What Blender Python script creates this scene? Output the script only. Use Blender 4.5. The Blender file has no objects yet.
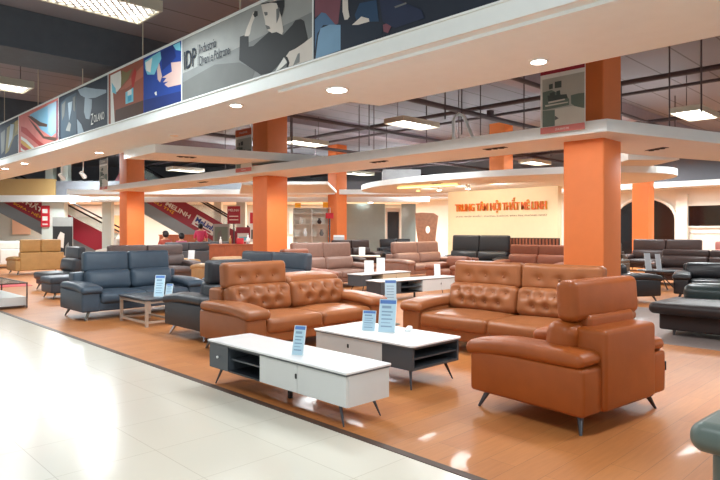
import bpy, math, random
from mathutils import Vector, Matrix
random.seed(7)
sc = bpy.context.scene
COL = sc.collection
PI = math.pi
R = math.radians

# ------------------------------------------------------------------ materials
def lin(c):
    return tuple(((v/255)/12.92 if v/255 <= .04045 else ((v/255+.055)/1.055)**2.4) for v in c)
_m = {}
def mat(name, rgb, rough=.5, metal=0., noise=0., nscale=6., bump=0., bscale=120., spec=.5, emit=0., alpha=1., trans=0., coat=0.):
    if name in _m: return _m[name]
    m = bpy.data.materials.new(name); m.use_nodes = True
    nt = m.node_tree; b = nt.nodes['Principled BSDF']
    c = (*lin(rgb), 1)
    b.inputs['Base Color'].default_value = c
    b.inputs['Roughness'].default_value = rough
    b.inputs['Metallic'].default_value = metal
    b.inputs['Specular IOR Level'].default_value = spec
    b.inputs['Coat Weight'].default_value = coat
    b.inputs['Transmission Weight'].default_value = trans
    if alpha < 1: b.inputs['Alpha'].default_value = alpha
    tc = nt.nodes.new('ShaderNodeTexCoord')
    n = nt.nodes.new('ShaderNodeTexNoise'); n.inputs['Scale'].default_value = nscale; n.inputs['Detail'].default_value = 4
    nt.links.new(tc.outputs['Object'], n.inputs['Vector'])
    r = nt.nodes.new('ShaderNodeValToRGB')
    k = max(noise, .015)
    r.color_ramp.elements[0].position = .3; r.color_ramp.elements[1].position = .7
    r.color_ramp.elements[0].color = tuple(v*(1-k) for v in c[:3])+(1,)
    r.color_ramp.elements[1].color = tuple(min(1, v*(1+k)) for v in c[:3])+(1,)
    nt.links.new(n.outputs['Fac'], r.inputs['Fac']); nt.links.new(r.outputs['Color'], b.inputs['Base Color'])
    if bump:
        n2 = nt.nodes.new('ShaderNodeTexNoise'); n2.inputs['Scale'].default_value = bscale; n2.inputs['Detail'].default_value = 2
        nt.links.new(tc.outputs['Object'], n2.inputs['Vector'])
        bp = nt.nodes.new('ShaderNodeBump'); bp.inputs['Strength'].default_value = bump; bp.inputs['Distance'].default_value = .003
        nt.links.new(n2.outputs['Fac'], bp.inputs['Height']); nt.links.new(bp.outputs['Normal'], b.inputs['Normal'])
    if emit:
        b.inputs['Emission Color'].default_value = c; b.inputs['Emission Strength'].default_value = emit
    _m[name] = m
    return m

def brick_mat(name, c1, c2, mortar, w, h, msize, rough, off=(0, 0, 0), rot=0., offset=0., grain=None, bumpy=0., coat=0., spec=.5):
    m = bpy.data.materials.new(name); m.use_nodes = True
    nt = m.node_tree; b = nt.nodes['Principled BSDF']; L = nt.links.new
    tc = nt.nodes.new('ShaderNodeTexCoord')
    mp = nt.nodes.new('ShaderNodeMapping'); mp.inputs['Location'].default_value = off; mp.inputs['Rotation'].default_value = (0, 0, rot)
    L(tc.outputs['Object'], mp.inputs['Vector'])
    t = nt.nodes.new('ShaderNodeTexBrick'); t.offset = offset; t.squash = 1
    t.inputs['Scale'].default_value = 1; t.inputs['Brick Width'].default_value = w; t.inputs['Row Height'].default_value = h
    t.inputs['Mortar Size'].default_value = msize; t.inputs['Mortar Smooth'].default_value = .1; t.inputs['Bias'].default_value = 0
    t.inputs['Color1'].default_value = (*lin(c1), 1); t.inputs['Color2'].default_value = (*lin(c2), 1); t.inputs['Mortar'].default_value = (*lin(mortar), 1)
    L(mp.outputs['Vector'], t.inputs['Vector'])
    out = t.outputs['Color']
    if grain:
        m2 = nt.nodes.new('ShaderNodeMapping'); m2.inputs['Scale'].default_value = grain; L(mp.outputs['Vector'], m2.inputs['Vector'])
        n = nt.nodes.new('ShaderNodeTexNoise'); n.inputs['Scale'].default_value = 3; n.inputs['Detail'].default_value = 6; L(m2.outputs['Vector'], n.inputs['Vector'])
        mx = nt.nodes.new('ShaderNodeMix'); mx.data_type = 'RGBA'; mx.blend_type = 'MULTIPLY'; mx.inputs[0].default_value = 1
        rp = nt.nodes.new('ShaderNodeValToRGB'); rp.color_ramp.elements[0].position = .3; rp.color_ramp.elements[1].position = .75
        rp.color_ramp.elements[0].color = (.86, .83, .8, 1); rp.color_ramp.elements[1].color = (1, 1, 1, 1)
        L(n.outputs['Fac'], rp.inputs['Fac']); L(out, mx.inputs[6]); L(rp.outputs['Color'], mx.inputs[7]); out = mx.outputs[2]
    L(out, b.inputs['Base Color'])
    b.inputs['Roughness'].default_value = rough; b.inputs['Coat Weight'].default_value = coat; b.inputs['Coat Roughness'].default_value = .05
    b.inputs['Specular IOR Level'].default_value = spec
    if bumpy:
        bp = nt.nodes.new('ShaderNodeBump'); bp.inputs['Strength'].default_value = bumpy; bp.inputs['Distance'].default_value = .01
        L(t.outputs['Fac'], bp.inputs['Height']); bp.invert = True; L(bp.outputs['Normal'], b.inputs['Normal'])
    _m[name] = m
    return m

def leather(name, rgb, rough=.42):
    return mat(name, rgb, rough, noise=.07, nscale=7, bump=.25, bscale=140, spec=.38)

TAN = leather('tan_leather', (152, 92, 54), .36)
TANB = leather('orange_tan_leather', (158, 80, 30), .4)
TAUPE = leather('taupe_leather', (142, 108, 94), .45)
BROWN = leather('brown_leather', (140, 82, 58), .45)
DKBROWN = leather('dark_brown_leather', (58, 44, 42), .4)
BLUEGREY = leather('blue_grey_leather', (66, 80, 94), .42)
SLATE = leather('slate_leather', (70, 78, 88), .45)
CHAR = leather('charcoal_leather', (52, 55, 60), .4)
BLACK = leather('black_leather', (30, 30, 33), .35)
MIDGREY = leather('mid_grey_leather', (88, 90, 95), .45)
TEAL = leather('grey_green_leather', (100, 112, 106), .36)
CAMEL = leather('camel_leather', (176, 136, 84), .5)
CAMELL = leather('pale_camel_leather', (190, 150, 104), .5)
COVER = mat('white_slipcover', (220, 216, 208), .85, noise=.05)
PINKISH = leather('rosy_leather', (168, 110, 100), .45)
PALEGREY = leather('pale_grey_leather', (160, 158, 160), .5)
METAL = mat('leg_metal', (120, 112, 104), .28, metal=1)
DMETAL = mat('dark_metal', (86, 86, 90), .3, metal=.8)
CHROME = mat('chrome', (200, 200, 205), .15, metal=1)
WHITE = mat('white_lacquer', (240, 240, 240), .3)
WHITEB = mat('white_cabinet', (222, 224, 222), .35)
GREYLQ = mat('dark_grey_lacquer', (74, 80, 86), .35)
NICHE = mat('black_niche', (38, 42, 48), .45)
EDGE = mat('table_edge', (92, 96, 98), .4)
KNOBW = mat('white_knob', (235, 235, 235), .3)
KNOBB = mat('black_knob', (25, 25, 25), .3)
CREAM = mat('cream_lacquer', (226, 210, 180), .35)
PANELCOOL = mat('panel_paint_cool_lit', (240, 250, 252), .6)  # panel paint cooled for the soffit; neutral aisle light put into the colour
PAINT = mat('white_paint', (232, 226, 216), .6)
PANELP = mat('ceiling_panel_paint', (238, 236, 230), .6)
FASCIA = mat('fascia_paint', (236, 240, 238), .5)
ORANGE = mat('orange_paint', (226, 122, 58), .55, noise=.02)
DKCEIL = mat('dark_ceiling_paint', (150, 140, 148), .8, noise=.05)
DKBEAM = mat('dark_beam_paint', (84, 94, 104), .8, noise=.06)
PIPE = mat('pipe_paint', (70, 58, 62), .6)
STRIP = mat('edge_strip', (78, 56, 46), .5)
EMW = mat('lamp_diffuser', (255, 250, 240), .5, emit=7)
EMD = mat('downlight_lens', (255, 250, 240), .5, emit=20)
EMG = mat('warm_lens', (255, 214, 130), .5, emit=3)
OFFL = mat('unlit_lens', (250, 225, 190), .4)
LOUV = mat('louvre', (235, 235, 235), .35)
FRAMEP = mat('lamp_frame', (190, 186, 170), .5)
MAROON = mat('maroon_vinyl', (150, 30, 48), .45)
RED = mat('red_vinyl', (196, 36, 50), .45)
YEL = mat('yellow_vinyl', (240, 186, 40), .45)
GOLDW = mat('golden_panel', (186, 154, 100), .5)
CARDB = mat('pale_blue_print', (190, 222, 238), .35)
CARDH = mat('blue_print', (92, 132, 200), .35)
CARDW = mat('white_card', (238, 244, 246), .3)
CARDG = mat('grey_card', (178, 182, 188), .4)
INKG = mat('grey_ink', (140, 170, 196), .5)
SCREEN = mat('black_screen', (14, 13, 15), .12)
WOODC = mat('reddish_wood', (164, 88, 52), .45, noise=.15)
WOODL = mat('light_wood', (150, 106, 80), .5, noise=.2, nscale=9)
GLASSG = mat('smoky_glass', (150, 166, 164), .12, noise=.02)
SKIN = mat('skin', (206, 152, 120), .6)
HAIR = mat('black_hair', (20, 17, 18), .5)
PINKC = mat('pink_cloth', (216, 70, 110), .8)
ROSEC = mat('rose_cloth', (206, 96, 130), .8)
RUSTC = mat('rust_cloth', (160, 70, 56), .8)
DARKC = mat('dark_trousers', (40, 40, 52), .8)
STEEL = mat('escalator_steel', (128, 130, 130), .35, metal=.5)
RUBBER = mat('black_rubber', (28, 28, 30), .5)
WALLW = mat('white_wall_paint', (228, 220, 206), .6)
WALLG = mat('far_wall_paint', (206, 212, 202), .6)
WALLD = mat('upper_wall_paint', (110, 112, 118), .7)
PILLAR = mat('pillar_paint', (210, 220, 212), .5)
TILE = brick_mat('floor_tile', (226, 220, 204), (228, 222, 207), (204, 196, 178), .6, .6, .0025, .2, off=(.05, .55, 0), coat=.25)
WOOD = brick_mat('floor_plank', (198, 129, 71), (189, 119, 64), (150, 96, 56), 1.2, .19, .0016, .48, offset=.37, grain=(1.2, 14, 1), coat=.08)
GREYF = brick_mat('grey_floor', (158, 146, 140), (150, 138, 134), (120, 110, 106), 1.2, .6, .003, .3, grain=(2, 2, 1))

# ------------------------------------------------------------------ mesh builder
class MB:
    def __init__(s): s.v = []; s.f = []; s.m = []; s.s = []
    def add(s, vs, fs, mi=0, smooth=False):
        o = len(s.v); s.v += [tuple(v) for v in vs]
        for f in fs: s.f.append([i+o for i in f]); s.m.append(mi); s.s.append(smooth)
        return s
    def box(s, lo, hi, mi=0):
        x0, y0, z0 = lo; x1, y1, z1 = hi
        return s.add([(x0, y0, z0), (x1, y0, z0), (x1, y1, z0), (x0, y1, z0), (x0, y0, z1), (x1, y0, z1), (x1, y1, z1), (x0, y1, z1)],
                     [(0, 3, 2, 1), (4, 5, 6, 7), (0, 1, 5, 4), (1, 2, 6, 5), (2, 3, 7, 6), (3, 0, 4, 7)], mi)
    def prism(s, pts, z0, z1, mi=0):
        n = len(pts)
        a = sum(pts[i][0]*pts[(i+1) % n][1]-pts[(i+1) % n][0]*pts[i][1] for i in range(n))
        if a < 0: pts = pts[::-1]
        vs = [(x, y, z0) for x, y in pts]+[(x, y, z1) for x, y in pts]
        fs = [tuple(range(n-1, -1, -1)), tuple(range(n, 2*n))]+[(i, (i+1) % n, n+(i+1) % n, n+i) for i in range(n)]
        return s.add(vs, fs, mi)
    def hprism(s, pts, axis, a, b, mi=0):      # outline in (u, z) pushed along 'x' (u=y) or 'y' (u=x)
        n = len(pts)
        f = (lambda u, z, w: (w, u, z)) if axis == 'x' else (lambda u, z, w: (u, w, z))
        vs = [f(u, z, a) for u, z in pts]+[f(u, z, b) for u, z in pts]
        fs = [tuple(range(n)), tuple(range(2*n-1, n-1, -1))]+[(i, n+i, n+(i+1) % n, (i+1) % n) for i in range(n)]
        return s.add(vs, fs, mi)
    def tube(s, pts, r, mi=0, n=8, r2=None):
        pts = [Vector(p) for p in pts]; K = len(pts); rings = []
        for i, p in enumerate(pts):
            d = (pts[min(i+1, K-1)]-pts[max(i-1, 0)]).normalized()
            up = Vector((0, 0, 1)) if abs(d.z) < .95 else Vector((1, 0, 0))
            a = d.cross(up).normalized(); b = d.cross(a)
            rr = r if r2 is None else r+(r2-r)*i/(K-1)
            rings.append([p+a*rr*math.cos(2*PI*j/n)+b*rr*math.sin(2*PI*j/n) for j in range(n)])
        vs = [q for g in rings for q in g]; fs = []
        for i in range(K-1):
            for j in range(n): fs.append((i*n+j, i*n+(j+1) % n, (i+1)*n+(j+1) % n, (i+1)*n+j))
        s.add(vs, fs, mi, True)
        s.add(rings[0], [tuple(range(n-1, -1, -1))], mi); s.add(rings[-1], [tuple(range(n))], mi)
        return s
    def lathe(s, prof, c=(0, 0, 0), mi=0, n=20):
        vs = []; fs = []; K = len(prof)
        for r, z in prof:
            for j in range(n): vs.append((c[0]+r*math.cos(2*PI*j/n), c[1]+r*math.sin(2*PI*j/n), c[2]+z))
        for i in range(K-1):
            for j in range(n): fs.append((i*n+j, i*n+(j+1) % n, (i+1)*n+(j+1) % n, (i+1)*n+j))
        fs.append(tuple(range(n-1, -1, -1))); fs.append(tuple(range((K-1)*n, K*n)))
        return s.add(vs, fs, mi, True)
    def cush(s, c, h, r, puff=(0, 0, 0), seg=(2, 2, 2), fn=None, arc=3, mi=0, tilt=0.):
        ax = []
        for i in range(3):
            ri = min(r, h[i]*.999); fl = h[i]-ri
            t = [-fl-ri*math.tan(PI/4*(arc-k)/arc) for k in range(arc)]
            t += [-fl+2*fl*k/seg[i] for k in range(seg[i]+1)]
            t += [fl+ri*math.tan(PI/4*(k+1)/arc) for k in range(arc)]
            ax.append(t)
        key = {}; vs = []; fs = []
        def vid(q):
            k = tuple(round(x, 5) for x in q)
            if k in key: return key[k]
            inn = [max(-(h[i]-min(r, h[i]*.999)), min(h[i]-min(r, h[i]*.999), q[i])) for i in range(3)]
            d = Vector([q[i]-inn[i] for i in range(3)])
            p = Vector(inn)+(d.normalized()*min(r, min(h)*.999) if d.length > 1e-9 else d)
            if min(h) < r:      # thin: squash so that the box is still filled
                p = Vector([inn[i]+(d.normalized()[i]*min(r, h[i]*.999) if d.length > 1e-9 else 0) for i in range(3)])
            u = [p[i]/h[i] for i in range(3)]
            for i in range(3):
                if puff[i]:
                    a, b = [u[j] for j in range(3) if j != i]
                    p[i] += puff[i]*u[i]*max(0, 1-a*a)*max(0, 1-b*b)
            if fn: p = Vector(fn(p, u))
            if tilt:
                y, z = p.y, p.z; ct, st = math.cos(tilt), math.sin(tilt)
                p = Vector((p.x, y*ct+z*st, -y*st+z*ct))
            vs.append((p[0]+c[0], p[1]+c[1], p[2]+c[2])); key[k] = len(vs)-1
            return key[k]
        for i in range(3):
            j, k = (i+1) % 3, (i+2) % 3
            for sg in (-1, 1):
                for a in range(len(ax[j])-1):
                    for b in range(len(ax[k])-1):
                        quad = []
                        for (aa, bb) in ((a, b), (a+1, b), (a+1, b+1), (a, b+1)):
                            q = [0, 0, 0]; q[i] = sg*h[i]; q[j] = ax[j][aa]; q[k] = ax[k][bb]
                            quad.append(vid(q))
                        if sg < 0: quad.reverse()
                        if len(set(quad)) == 4: fs.append(tuple(quad))
        return s.add(vs, fs, mi, True)
    def build(s, name, mats, parent=None, loc=None, rz=0.):
        me = bpy.data.meshes.new(name); me.from_pydata(s.v, [], s.f)
        if not isinstance(mats, (list, tuple)): mats = [mats]
        for m in mats: me.materials.append(m)
        me.polygons.foreach_set('material_index', s.m); me.polygons.foreach_set('use_smooth', s.s); me.update()
        o = bpy.data.objects.new(name, me); COL.objects.link(o)
        if parent: o.parent = parent
        if loc: o.location = loc
        o.rotation_euler.z = rz
        return o

def tag(o, label=None, cat=None, group=None, kind=None):
    if label: o['label'] = label
    if cat: o['category'] = cat
    if group: o['group'] = group
    if kind: o['kind'] = kind
    return o
def thing(name, label, cat, loc=(0, 0, 0), rz=0., group=None):
    o = bpy.data.objects.new(name, None); COL.objects.link(o); o.empty_display_size = .1
    o.location = loc; o.rotation_euler.z = rz
    return tag(o, label, cat, group)
def struct(o): return tag(o, kind='structure')
def dup(root, loc, rz=None, label=None):
    r = root.copy(); COL.objects.link(r); r.location = loc
    if rz is not None: r.rotation_euler.z = rz
    if label: r['label'] = label
    for ch in list(root.children):
        if ch.type == 'LIGHT': continue
        c = ch.copy(); COL.objects.link(c); c.parent = r
        for g in list(ch.children):
            d = g.copy(); COL.objects.link(d); d.parent = c
    return r
def text(name, body, m, parent, w, h, depth, place, bold=0., spacing=1.):
    """lettering as a mesh: fitted into w x h, placed by place(u, v, t) -> xyz"""
    cu = bpy.data.curves.new(name, 'FONT'); cu.body = body; cu.offset = bold; cu.space_character = spacing
    cu.extrude = .02; cu.resolution_u = 3
    to = bpy.data.objects.new(name, cu); COL.objects.link(to)
    bpy.context.view_layer.update()
    me = bpy.data.meshes.new_from_object(to.evaluated_get(bpy.context.evaluated_depsgraph_get()))
    bpy.data.objects.remove(to)
    xs = [v.co.x for v in me.vertices]; ys = [v.co.y for v in me.vertices]
    x0, x1, y0, y1 = min(xs), max(xs), min(ys), max(ys)
    for v in me.vertices:
        v.co = place((v.co.x-x0)/(x1-x0)*w, (v.co.y-y0)/(y1-y0)*h, (v.co.z+.02)/.04*depth)
    me.materials.clear(); me.materials.append(m)
    for p in me.polygons: p.material_index = 0
    o = bpy.data.objects.new(name, me); COL.objects.link(o)
    if parent: o.parent = parent
    return o

# ------------------------------------------------------------------ camera
cam = bpy.data.cameras.new('camera'); co = bpy.data.objects.new('camera', cam); COL.objects.link(co)
cam.sensor_width = 36; cam.lens = 30; cam.shift_y = -9/720; cam.clip_end = 200
YAW = math.atan(588/600)
co.location = (0, 0, 1.4); co.rotation_euler = (R(90), 0, -YAW)
sc.camera = co
CS, SN = math.cos(YAW), math.sin(YAW)
def dg(a, d): return (d*SN+a*CS, d*CS-a*SN)          # the diagonal far wing of the hall: a across, d deep
DZ = -YAW

# ------------------------------------------------------------------ room shell
struct(MB().box((-9, -7, -.1), (2.81, 48, 0)).build('floor', TILE))
struct(MB().prism([(2.87, -7), (32, -7), (32, 48), (2.87, 48)], -.1, 0).build('floor_planks', WOOD))
struct(MB().box((2.81, -7, -.1), (2.87, 48, .004)).build('trim_1', STRIP))
struct(MB().box((7.9, -6, 0), (11.4, 5.0, .003)).build('floor_walkway', GREYF))
CZ = 5.3
CEILM = brick_mat('ceiling_deck', (140, 138, 146), (134, 132, 140), (100, 96, 102), 60, .9, .02, .8, bumpy=.3)
struct(MB().box((-5, -5, CZ), (30, 48, CZ+.1)).build('ceiling', CEILM))
# beams across the hall
for y in (3.6, 11.7, 19.8, 28):
    struct(MB().box((-5, y, 4.6), (6.2, y+1.25, CZ)).build('ceiling_beam', DKBEAM))
for y in (7.4, 15.6, 23.6):
    struct(MB().box((6.3, y, 4.95), (28, y+.5, CZ)).build('ceiling_beam', DKCEIL))
# pipes and hangers
pi = 0
for x, z, r in ((6.9, 4.85, .05), (10.2, 4.75, .05), (14.0, 4.8, .06), (15.2, 4.8, .04), (19.5, 4.8, .06), (23.5, 4.7, .06)):
    struct(MB().tube([(x, -3, z), (x, 30, z)], r, n=10).build('ceiling_pipe', PIPE))
for y, z, r in ((2.2, 4.6, .05), (6.6, 4.55, .05), (9.6, 4.62, .07), (13.2, 4.6, .05), (17.6, 4.6, .06), (22.0, 4.6, .06)):
    struct(MB().tube([(6.4, y, z), (27.4, y, z)], r, n=10).build('ceiling_pipe', PIPE))
rod = struct(MB().tube([(0, 0, 0), (0, 0, 1.9)], .014, n=6).build('hanger_rod', PIPE, loc=(8.6, 6.6, 3.4)))
for x, y in ((9.6, 5.0), (10.2, 7.4), (11.3, 6.6), (12.2, 8.3), (13.1, 9.6), (14.0, 6.4), (14.9, 7.9), (10.0, 9.9), (11.6, 11.3), (12.9, 13.2), (16.3, 6.6), (17.5, 8.8), (15.9, 4.0), (12.4, 4.1), (11.2, 3.2), (9.8, 12.6), (14.2, 11.6), (11.4, 14.6), (13.5, 16), (18.6, 6.0), (10.4, 16.8), (15.2, 14.2)):
    o = rod.copy(); COL.objects.link(o); o.location = (x, y, 3.4)
# sprinkler clamps on a pipe
for x, y, z in ((11.0, 9.6, 4.62), (14.6, 9.6, 4.62), (9.2, 9.6, 4.62)):
    struct(MB().box((-.09, -.06, 0), (.09, .06, .16)).build('pipe_clamp', PIPE, loc=(x, y, z+.05)))

# walls
struct(MB().box((27.5, -5, 0), (27.8, 24.2, 3.4)).build('wall_right', WALLW))
struct(MB().box((27.5, -5, 3.4), (27.8, 24.2, CZ)).build('wall_right_upper', WALLD))
struct(MB().box((26.3, -5, 3.2), (27.5, 24.0, 3.42)).build('trim_2', FASCIA))
wl = MB(); x0, y0 = dg(3.0, 36.6); x1, y1 = dg(-30, 36.6)
wl.prism([(x0, y0), (x1, y1), (x1+.2, y1+.2), (x0+.2, y0+.2)], 0, 3.3)
struct(wl.build('wall_back', WALLG))
wl = MB(); wl.prism([(x0, y0), (x1, y1), (x1+.2, y1+.2), (x0+.2, y0+.2)], 3.3, CZ)
struct(wl.build('wall_back_upper', WALLD))

# orange columns
def column(x, y, w=.62):
    h = w/2
    return struct(MB().cush((0, 0, CZ/2), (h, h, CZ/2), .03, seg=(1, 1, 6), arc=2).build('column', ORANGE, loc=(x, y, 0)))
for x, y in ((8.83, 4.01), (8.83, 12.2), (8.83, 20.2), (18.4, 20.25), (18.95, 12.0), (24.3, 9.0)):
    column(x, y)

# aisle soffit with its fascia
SO = [(4.4, -3), (5.98, -3), (5.98, 5.72), (5.6, 5.8), (5.6, 24), (4.4, 24)]
struct(MB().prism(SO, 3.15, 3.31).build('ceiling_soffit', [PANELCOOL]))
struct(MB().box((4.37, -3, 3.15), (4.4, 24, 3.31)).build('trim_3', FASCIA))
struct(MB().prism([(4.5, -3), (5.96, -3), (5.96, 5.70), (4.5, 6.05)], 3.12, 3.15).build('ceiling_soffit_step', [PANELCOOL]))

# dropped panels
def panel(pts, z, t, name='ceiling_panel'):
    mb = MB(); mb.prism(pts, z, z+t)
    n = len(mb.f)
    o = mb.build(name, [PANELP, FASCIA])
    for i, p in enumerate(o.data.polygons):
        p.material_index = 0 if i < 2 else 1
    return struct(o)
panel([(8.0, 3.43), (10.4, 2.7), (13.6, 1.8), (13.6, 3.2), (11.0, 4.1), (9.25, 4.5), (9.25, 20.0), (8.0, 20.6)], 2.74, .17)
panel([(5.5, 11.5), (9.2, 10.6), (9.6, 11.6), (5.5, 13.0)], 2.98, .17)
el = [(16.4+2.9*math.cos(a), 10.6+5.3*math.sin(a)) for a in [2*PI*i/48 for i in range(48)]]
panel(el, 2.84, .17)
struct(MB().box((-.6, -.5, 0), (.6, .5, .34)).build('ceiling_box', PALEGREY, loc=(14.6, 13.0, 3.01), rz=DZ))
struct(MB().box((-.55, -.8, 0), (.6, .8, .32)).build('ceiling_box', PAINT, loc=(14.7, 5.6, 3.0), rz=DZ))
p0, p1, p2, p3 = dg(-13.2, 27), dg(4.6, 27), dg(4.6, 29), dg(-13.2, 29)
panel([p0, p1, p2, p3], 3.05, .22)
panel([(11.3, 17.2), (13.2, 15.0), (16.5, 18.2), (14.0, 21.5)], 2.95, .1)

# ------------------------------------------------------------------ lamps
def area(name, loc, sx, sy, e, col=(.89, .975, 1), rot=(0, 0, 0), spread=PI):
    l = bpy.data.lights.new(name, 'AREA'); l.shape = 'RECTANGLE'; l.size = sx; l.size_y = sy; l.energy = e; l.color = col; l.spread = spread
    o = bpy.data.objects.new(name, l); COL.objects.link(o); o.location = loc; o.rotation_euler = rot
    return o
def spot(name, loc, e, ang=110, col=(.94, .985, 1), r=.22, blend=.5):
    l = bpy.data.lights.new(name, 'SPOT'); l.energy = e*1.0; l.spot_size = R(ang); l.spot_blend = blend; l.shadow_soft_size = r; l.color = col
    o = bpy.data.objects.new(name, l); COL.objects.link(o); o.location = loc
    return o
ZL = 4.3
def troffer(label, loc, lattice):
    t = thing('ceiling_light', label, 'ceiling light', loc, 0, 'hanging fluorescent ceiling lights')
    fr = MB(); sx, sy = .76, .36
    fr.box((-sx, -sy, .0), (sx, -sy+.03, .14)); fr.box((-sx, sy-.03, 0), (sx, sy, .14)); fr.box((-sx, -sy+.03, 0), (-sx+.03, sy-.03, .14)); fr.box((sx-.03, -sy+.03, 0), (sx, sy-.03, .14))
    fr.box((-sx+.03, -sy+.03, .12), (sx-.03, sy-.03, .14))
    fr.build('frame', FRAMEP, t)
    MB().box((-sx+.04, -sy+.04, .07), (sx-.04, sy-.04, .09)).build('diffuser', EMW, t)
    if lattice:
        lv = MB(); N = 13
        for i in range(-2, N+2):
            for sg in (1, -1):
                a = -sx+.04+(2*sx-.08)*i/N; b = a+sg*(2*sy-.08)*.8
                lo, hi = -sx+.04, sx-.04
                ya, yb = -sy+.04, sy-.04
                pa, pb = Vector((a, ya, 0)), Vector((b, yb, 0))
                if max(a, b) < lo or min(a, b) > hi: continue
                def cl(p, q):
                    d = q-p; t0, t1 = 0, 1
                    for lim, sgn in ((lo, 1), (hi, -1)):
                        if abs(d.x) < 1e-9: continue
                        tt = (lim-p.x)/d.x
                        if (d.x*sgn) > 0: t0 = max(t0, tt)
                        else: t1 = min(t1, tt)
                    return p+d*t0, p+d*t1, t1-t0
                u, v, ln = cl(pa, pb)
                if ln < .08: continue
                d = (v-u).normalized(); nrm = Vector((-d.y, d.x, 0))*.012
                vs = [u+nrm, v+nrm, v-nrm, u-nrm]
                lv.add([(q.x, q.y, .012) for q in vs]+[(q.x, q.y, .062) for q in vs], [(3, 2, 1, 0), (4, 5, 6, 7), (0, 1, 5, 4), (1, 2, 6, 5), (2, 3, 7, 6), (3, 0, 4, 7)])
        lv.build('louvre_grid', LOUV, t)
    rd = MB()
    for sxx in (-.6, .6): rd.tube([(sxx, 0, .14), (sxx, 0, CZ-loc[2])], .008, n=6)
    rd.build('suspension_rods', PIPE, t)
    l = area('lamp_light', (loc[0], loc[1], loc[2]-.02), 1.4, .64, TROFF)
    return t
TROFF = 130
T0 = TROFF; TROFF = 75
troffer('nearest hanging light with diamond louvre grid at top left above the picture banner', (2.93, 7.85, ZL), True)
troffer('smaller louvred hanging light at left edge under the dark ceiling', (3.05, 13.7, ZL), True)
TROFF = T0
troffer('hanging light behind the bent white pipe over the middle of the hall', (12.6, 10.8, ZL), False)
troffer('hanging light just right of the second orange column under pipes', (12.7, 15.6, ZL), False)
troffer('hanging light at right edge beyond the nearest orange column', (16.6, 4.9, ZL), False)
troffer('distant hanging light seen through the gap under the cross panel at left', (13.3, 24.8, 4.1), False)
troffer('distant hanging light glimpsed above the oval ceiling panel', (21.5, 22.0, ZL), False)
troffer('hanging light glimpsed over the right end of the oval panel', (23.5, 13.2, ZL), False)
for x, y, e in ((1.0, 2.2, .55), (1.0, -2.5, .5), (12.6, 5.9, .3), (20, 9, 1.5), (17, 15.6, 1.5), (22, 4, 2), (3, 19, .7), (8, 24, 2), (10, 29, 2.2), (15.5, 23, 2), (22.5, 17.5, 2.2), (24.5, 9.5, 2.2), (24.5, 5, 1.5)):
    area('hall_fill', (x, y, ZL), 1.4, .64, TROFF*e)  # fixtureless lights added overhead to brighten the aisle and far hall
def downlight(label, x, y, z, lit=True, e=30, r=.075):
    t = thing('downlight', label, 'downlight', (x, y, z), 0, 'recessed downlights')
    MB().lathe([(r+.025, -.012), (r+.03, 0), (r+.03, .002)], n=20).build('rim', FASCIA, t)
    MB().lathe([(.001, -.016), (r, -.016), (r, -.010)], n=20).build('lens', EMD if lit else OFFL, t)
    if lit: spot('downlight_beam', (x, y, z-.04), e*3.2, 174, blend=.08)
    return t
downlight('lit downlight in the aisle soffit nearest the camera at upper right', 5.54, 3.07, 3.12, True, 45)
downlight('big bright lit downlight in the soffit beside its step', 4.9, 5.4, 3.12, True, 60, .12)
downlight('added unseen downlight in the soffit above the view, brightening the near floor', 5.55, .9, 3.12, True, 70)  # unseen lamp added to brighten the near floor
downlight('lit downlight in the soffit below the grey lettered banner', 4.6, 7.15, 3.15, True, 45)
downlight('unlit warm downlight in the soffit above the far cross panel', 5.24, 10.2, 3.15, False)
downlight('lit downlight in the soffit above the farthest hanging poster', 5.2, 13.6, 3.15, True, 45)
downlight('lit downlight in the soffit at the left edge of the view', 4.65, 18.9, 3.15, True, 45)
downlight('small warm lit downlight next to the one at the left edge', 4.65, 17.1, 3.15, True, 20)
# lamps under the dropped panels
for k, (x, y, z) in enumerate(((8.6, 6.2, 2.74), (8.6, 8.9, 2.74), (8.6, 10.6, 2.74), (8.6, 14.2, 2.74), (8.6, 16.6, 2.74), (8.6, 18.6, 2.74), (9.9, 3.6, 2.74), (12.4, 2.7, 2.74), (15.4, 8.2, 2.84), (17.0, 8.0, 2.84), (15.4, 13.6, 2.84))):
    spot('panel_lamp_beam', (x, y, z-.05), 150, 165)
# recessed vents with dark slots in the long panel
def slot_lamp(label, x, y, z, rz):
    t = thing('recessed_spot', label, 'recessed spot', (x, y, z), rz, 'dark twin recessed spots in the ceiling panels')
    MB().box((-.2, -.06, -.008), (.2, .06, 0)).build('plate', PIPE, t)
    m = MB()
    for xx in (-.12, 0, .12): m.lathe([(.045, -.02), (.045, -.008)], (xx, 0, 0), n=12)
    m.build('lens', BLACK, t)
slot_lamp('dark recessed spot in the long panel above the tan sofa with raised headrest', 8.35, 8.0, 2.74, R(90))
slot_lamp('dark recessed spot in the long panel left of the bent white pipe', 8.35, 5.4, 2.74, R(90))
slot_lamp('dark recessed spot under the long panel right of the nearest column', 10.3, 3.6, 2.74, R(60))
slot_lamp('dark recessed spot under the long panel left of the second column', 8.4, 14.7, 2.74, R(90))
slot_lamp('dark recessed spot under the cross panel near the far poster', 6.3, 11.7, 2.98, R(-15))
slot_lamp('dark recessed spot under the oval panel left of centre', 14.3, 11.3, 2.84, R(90))
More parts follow.
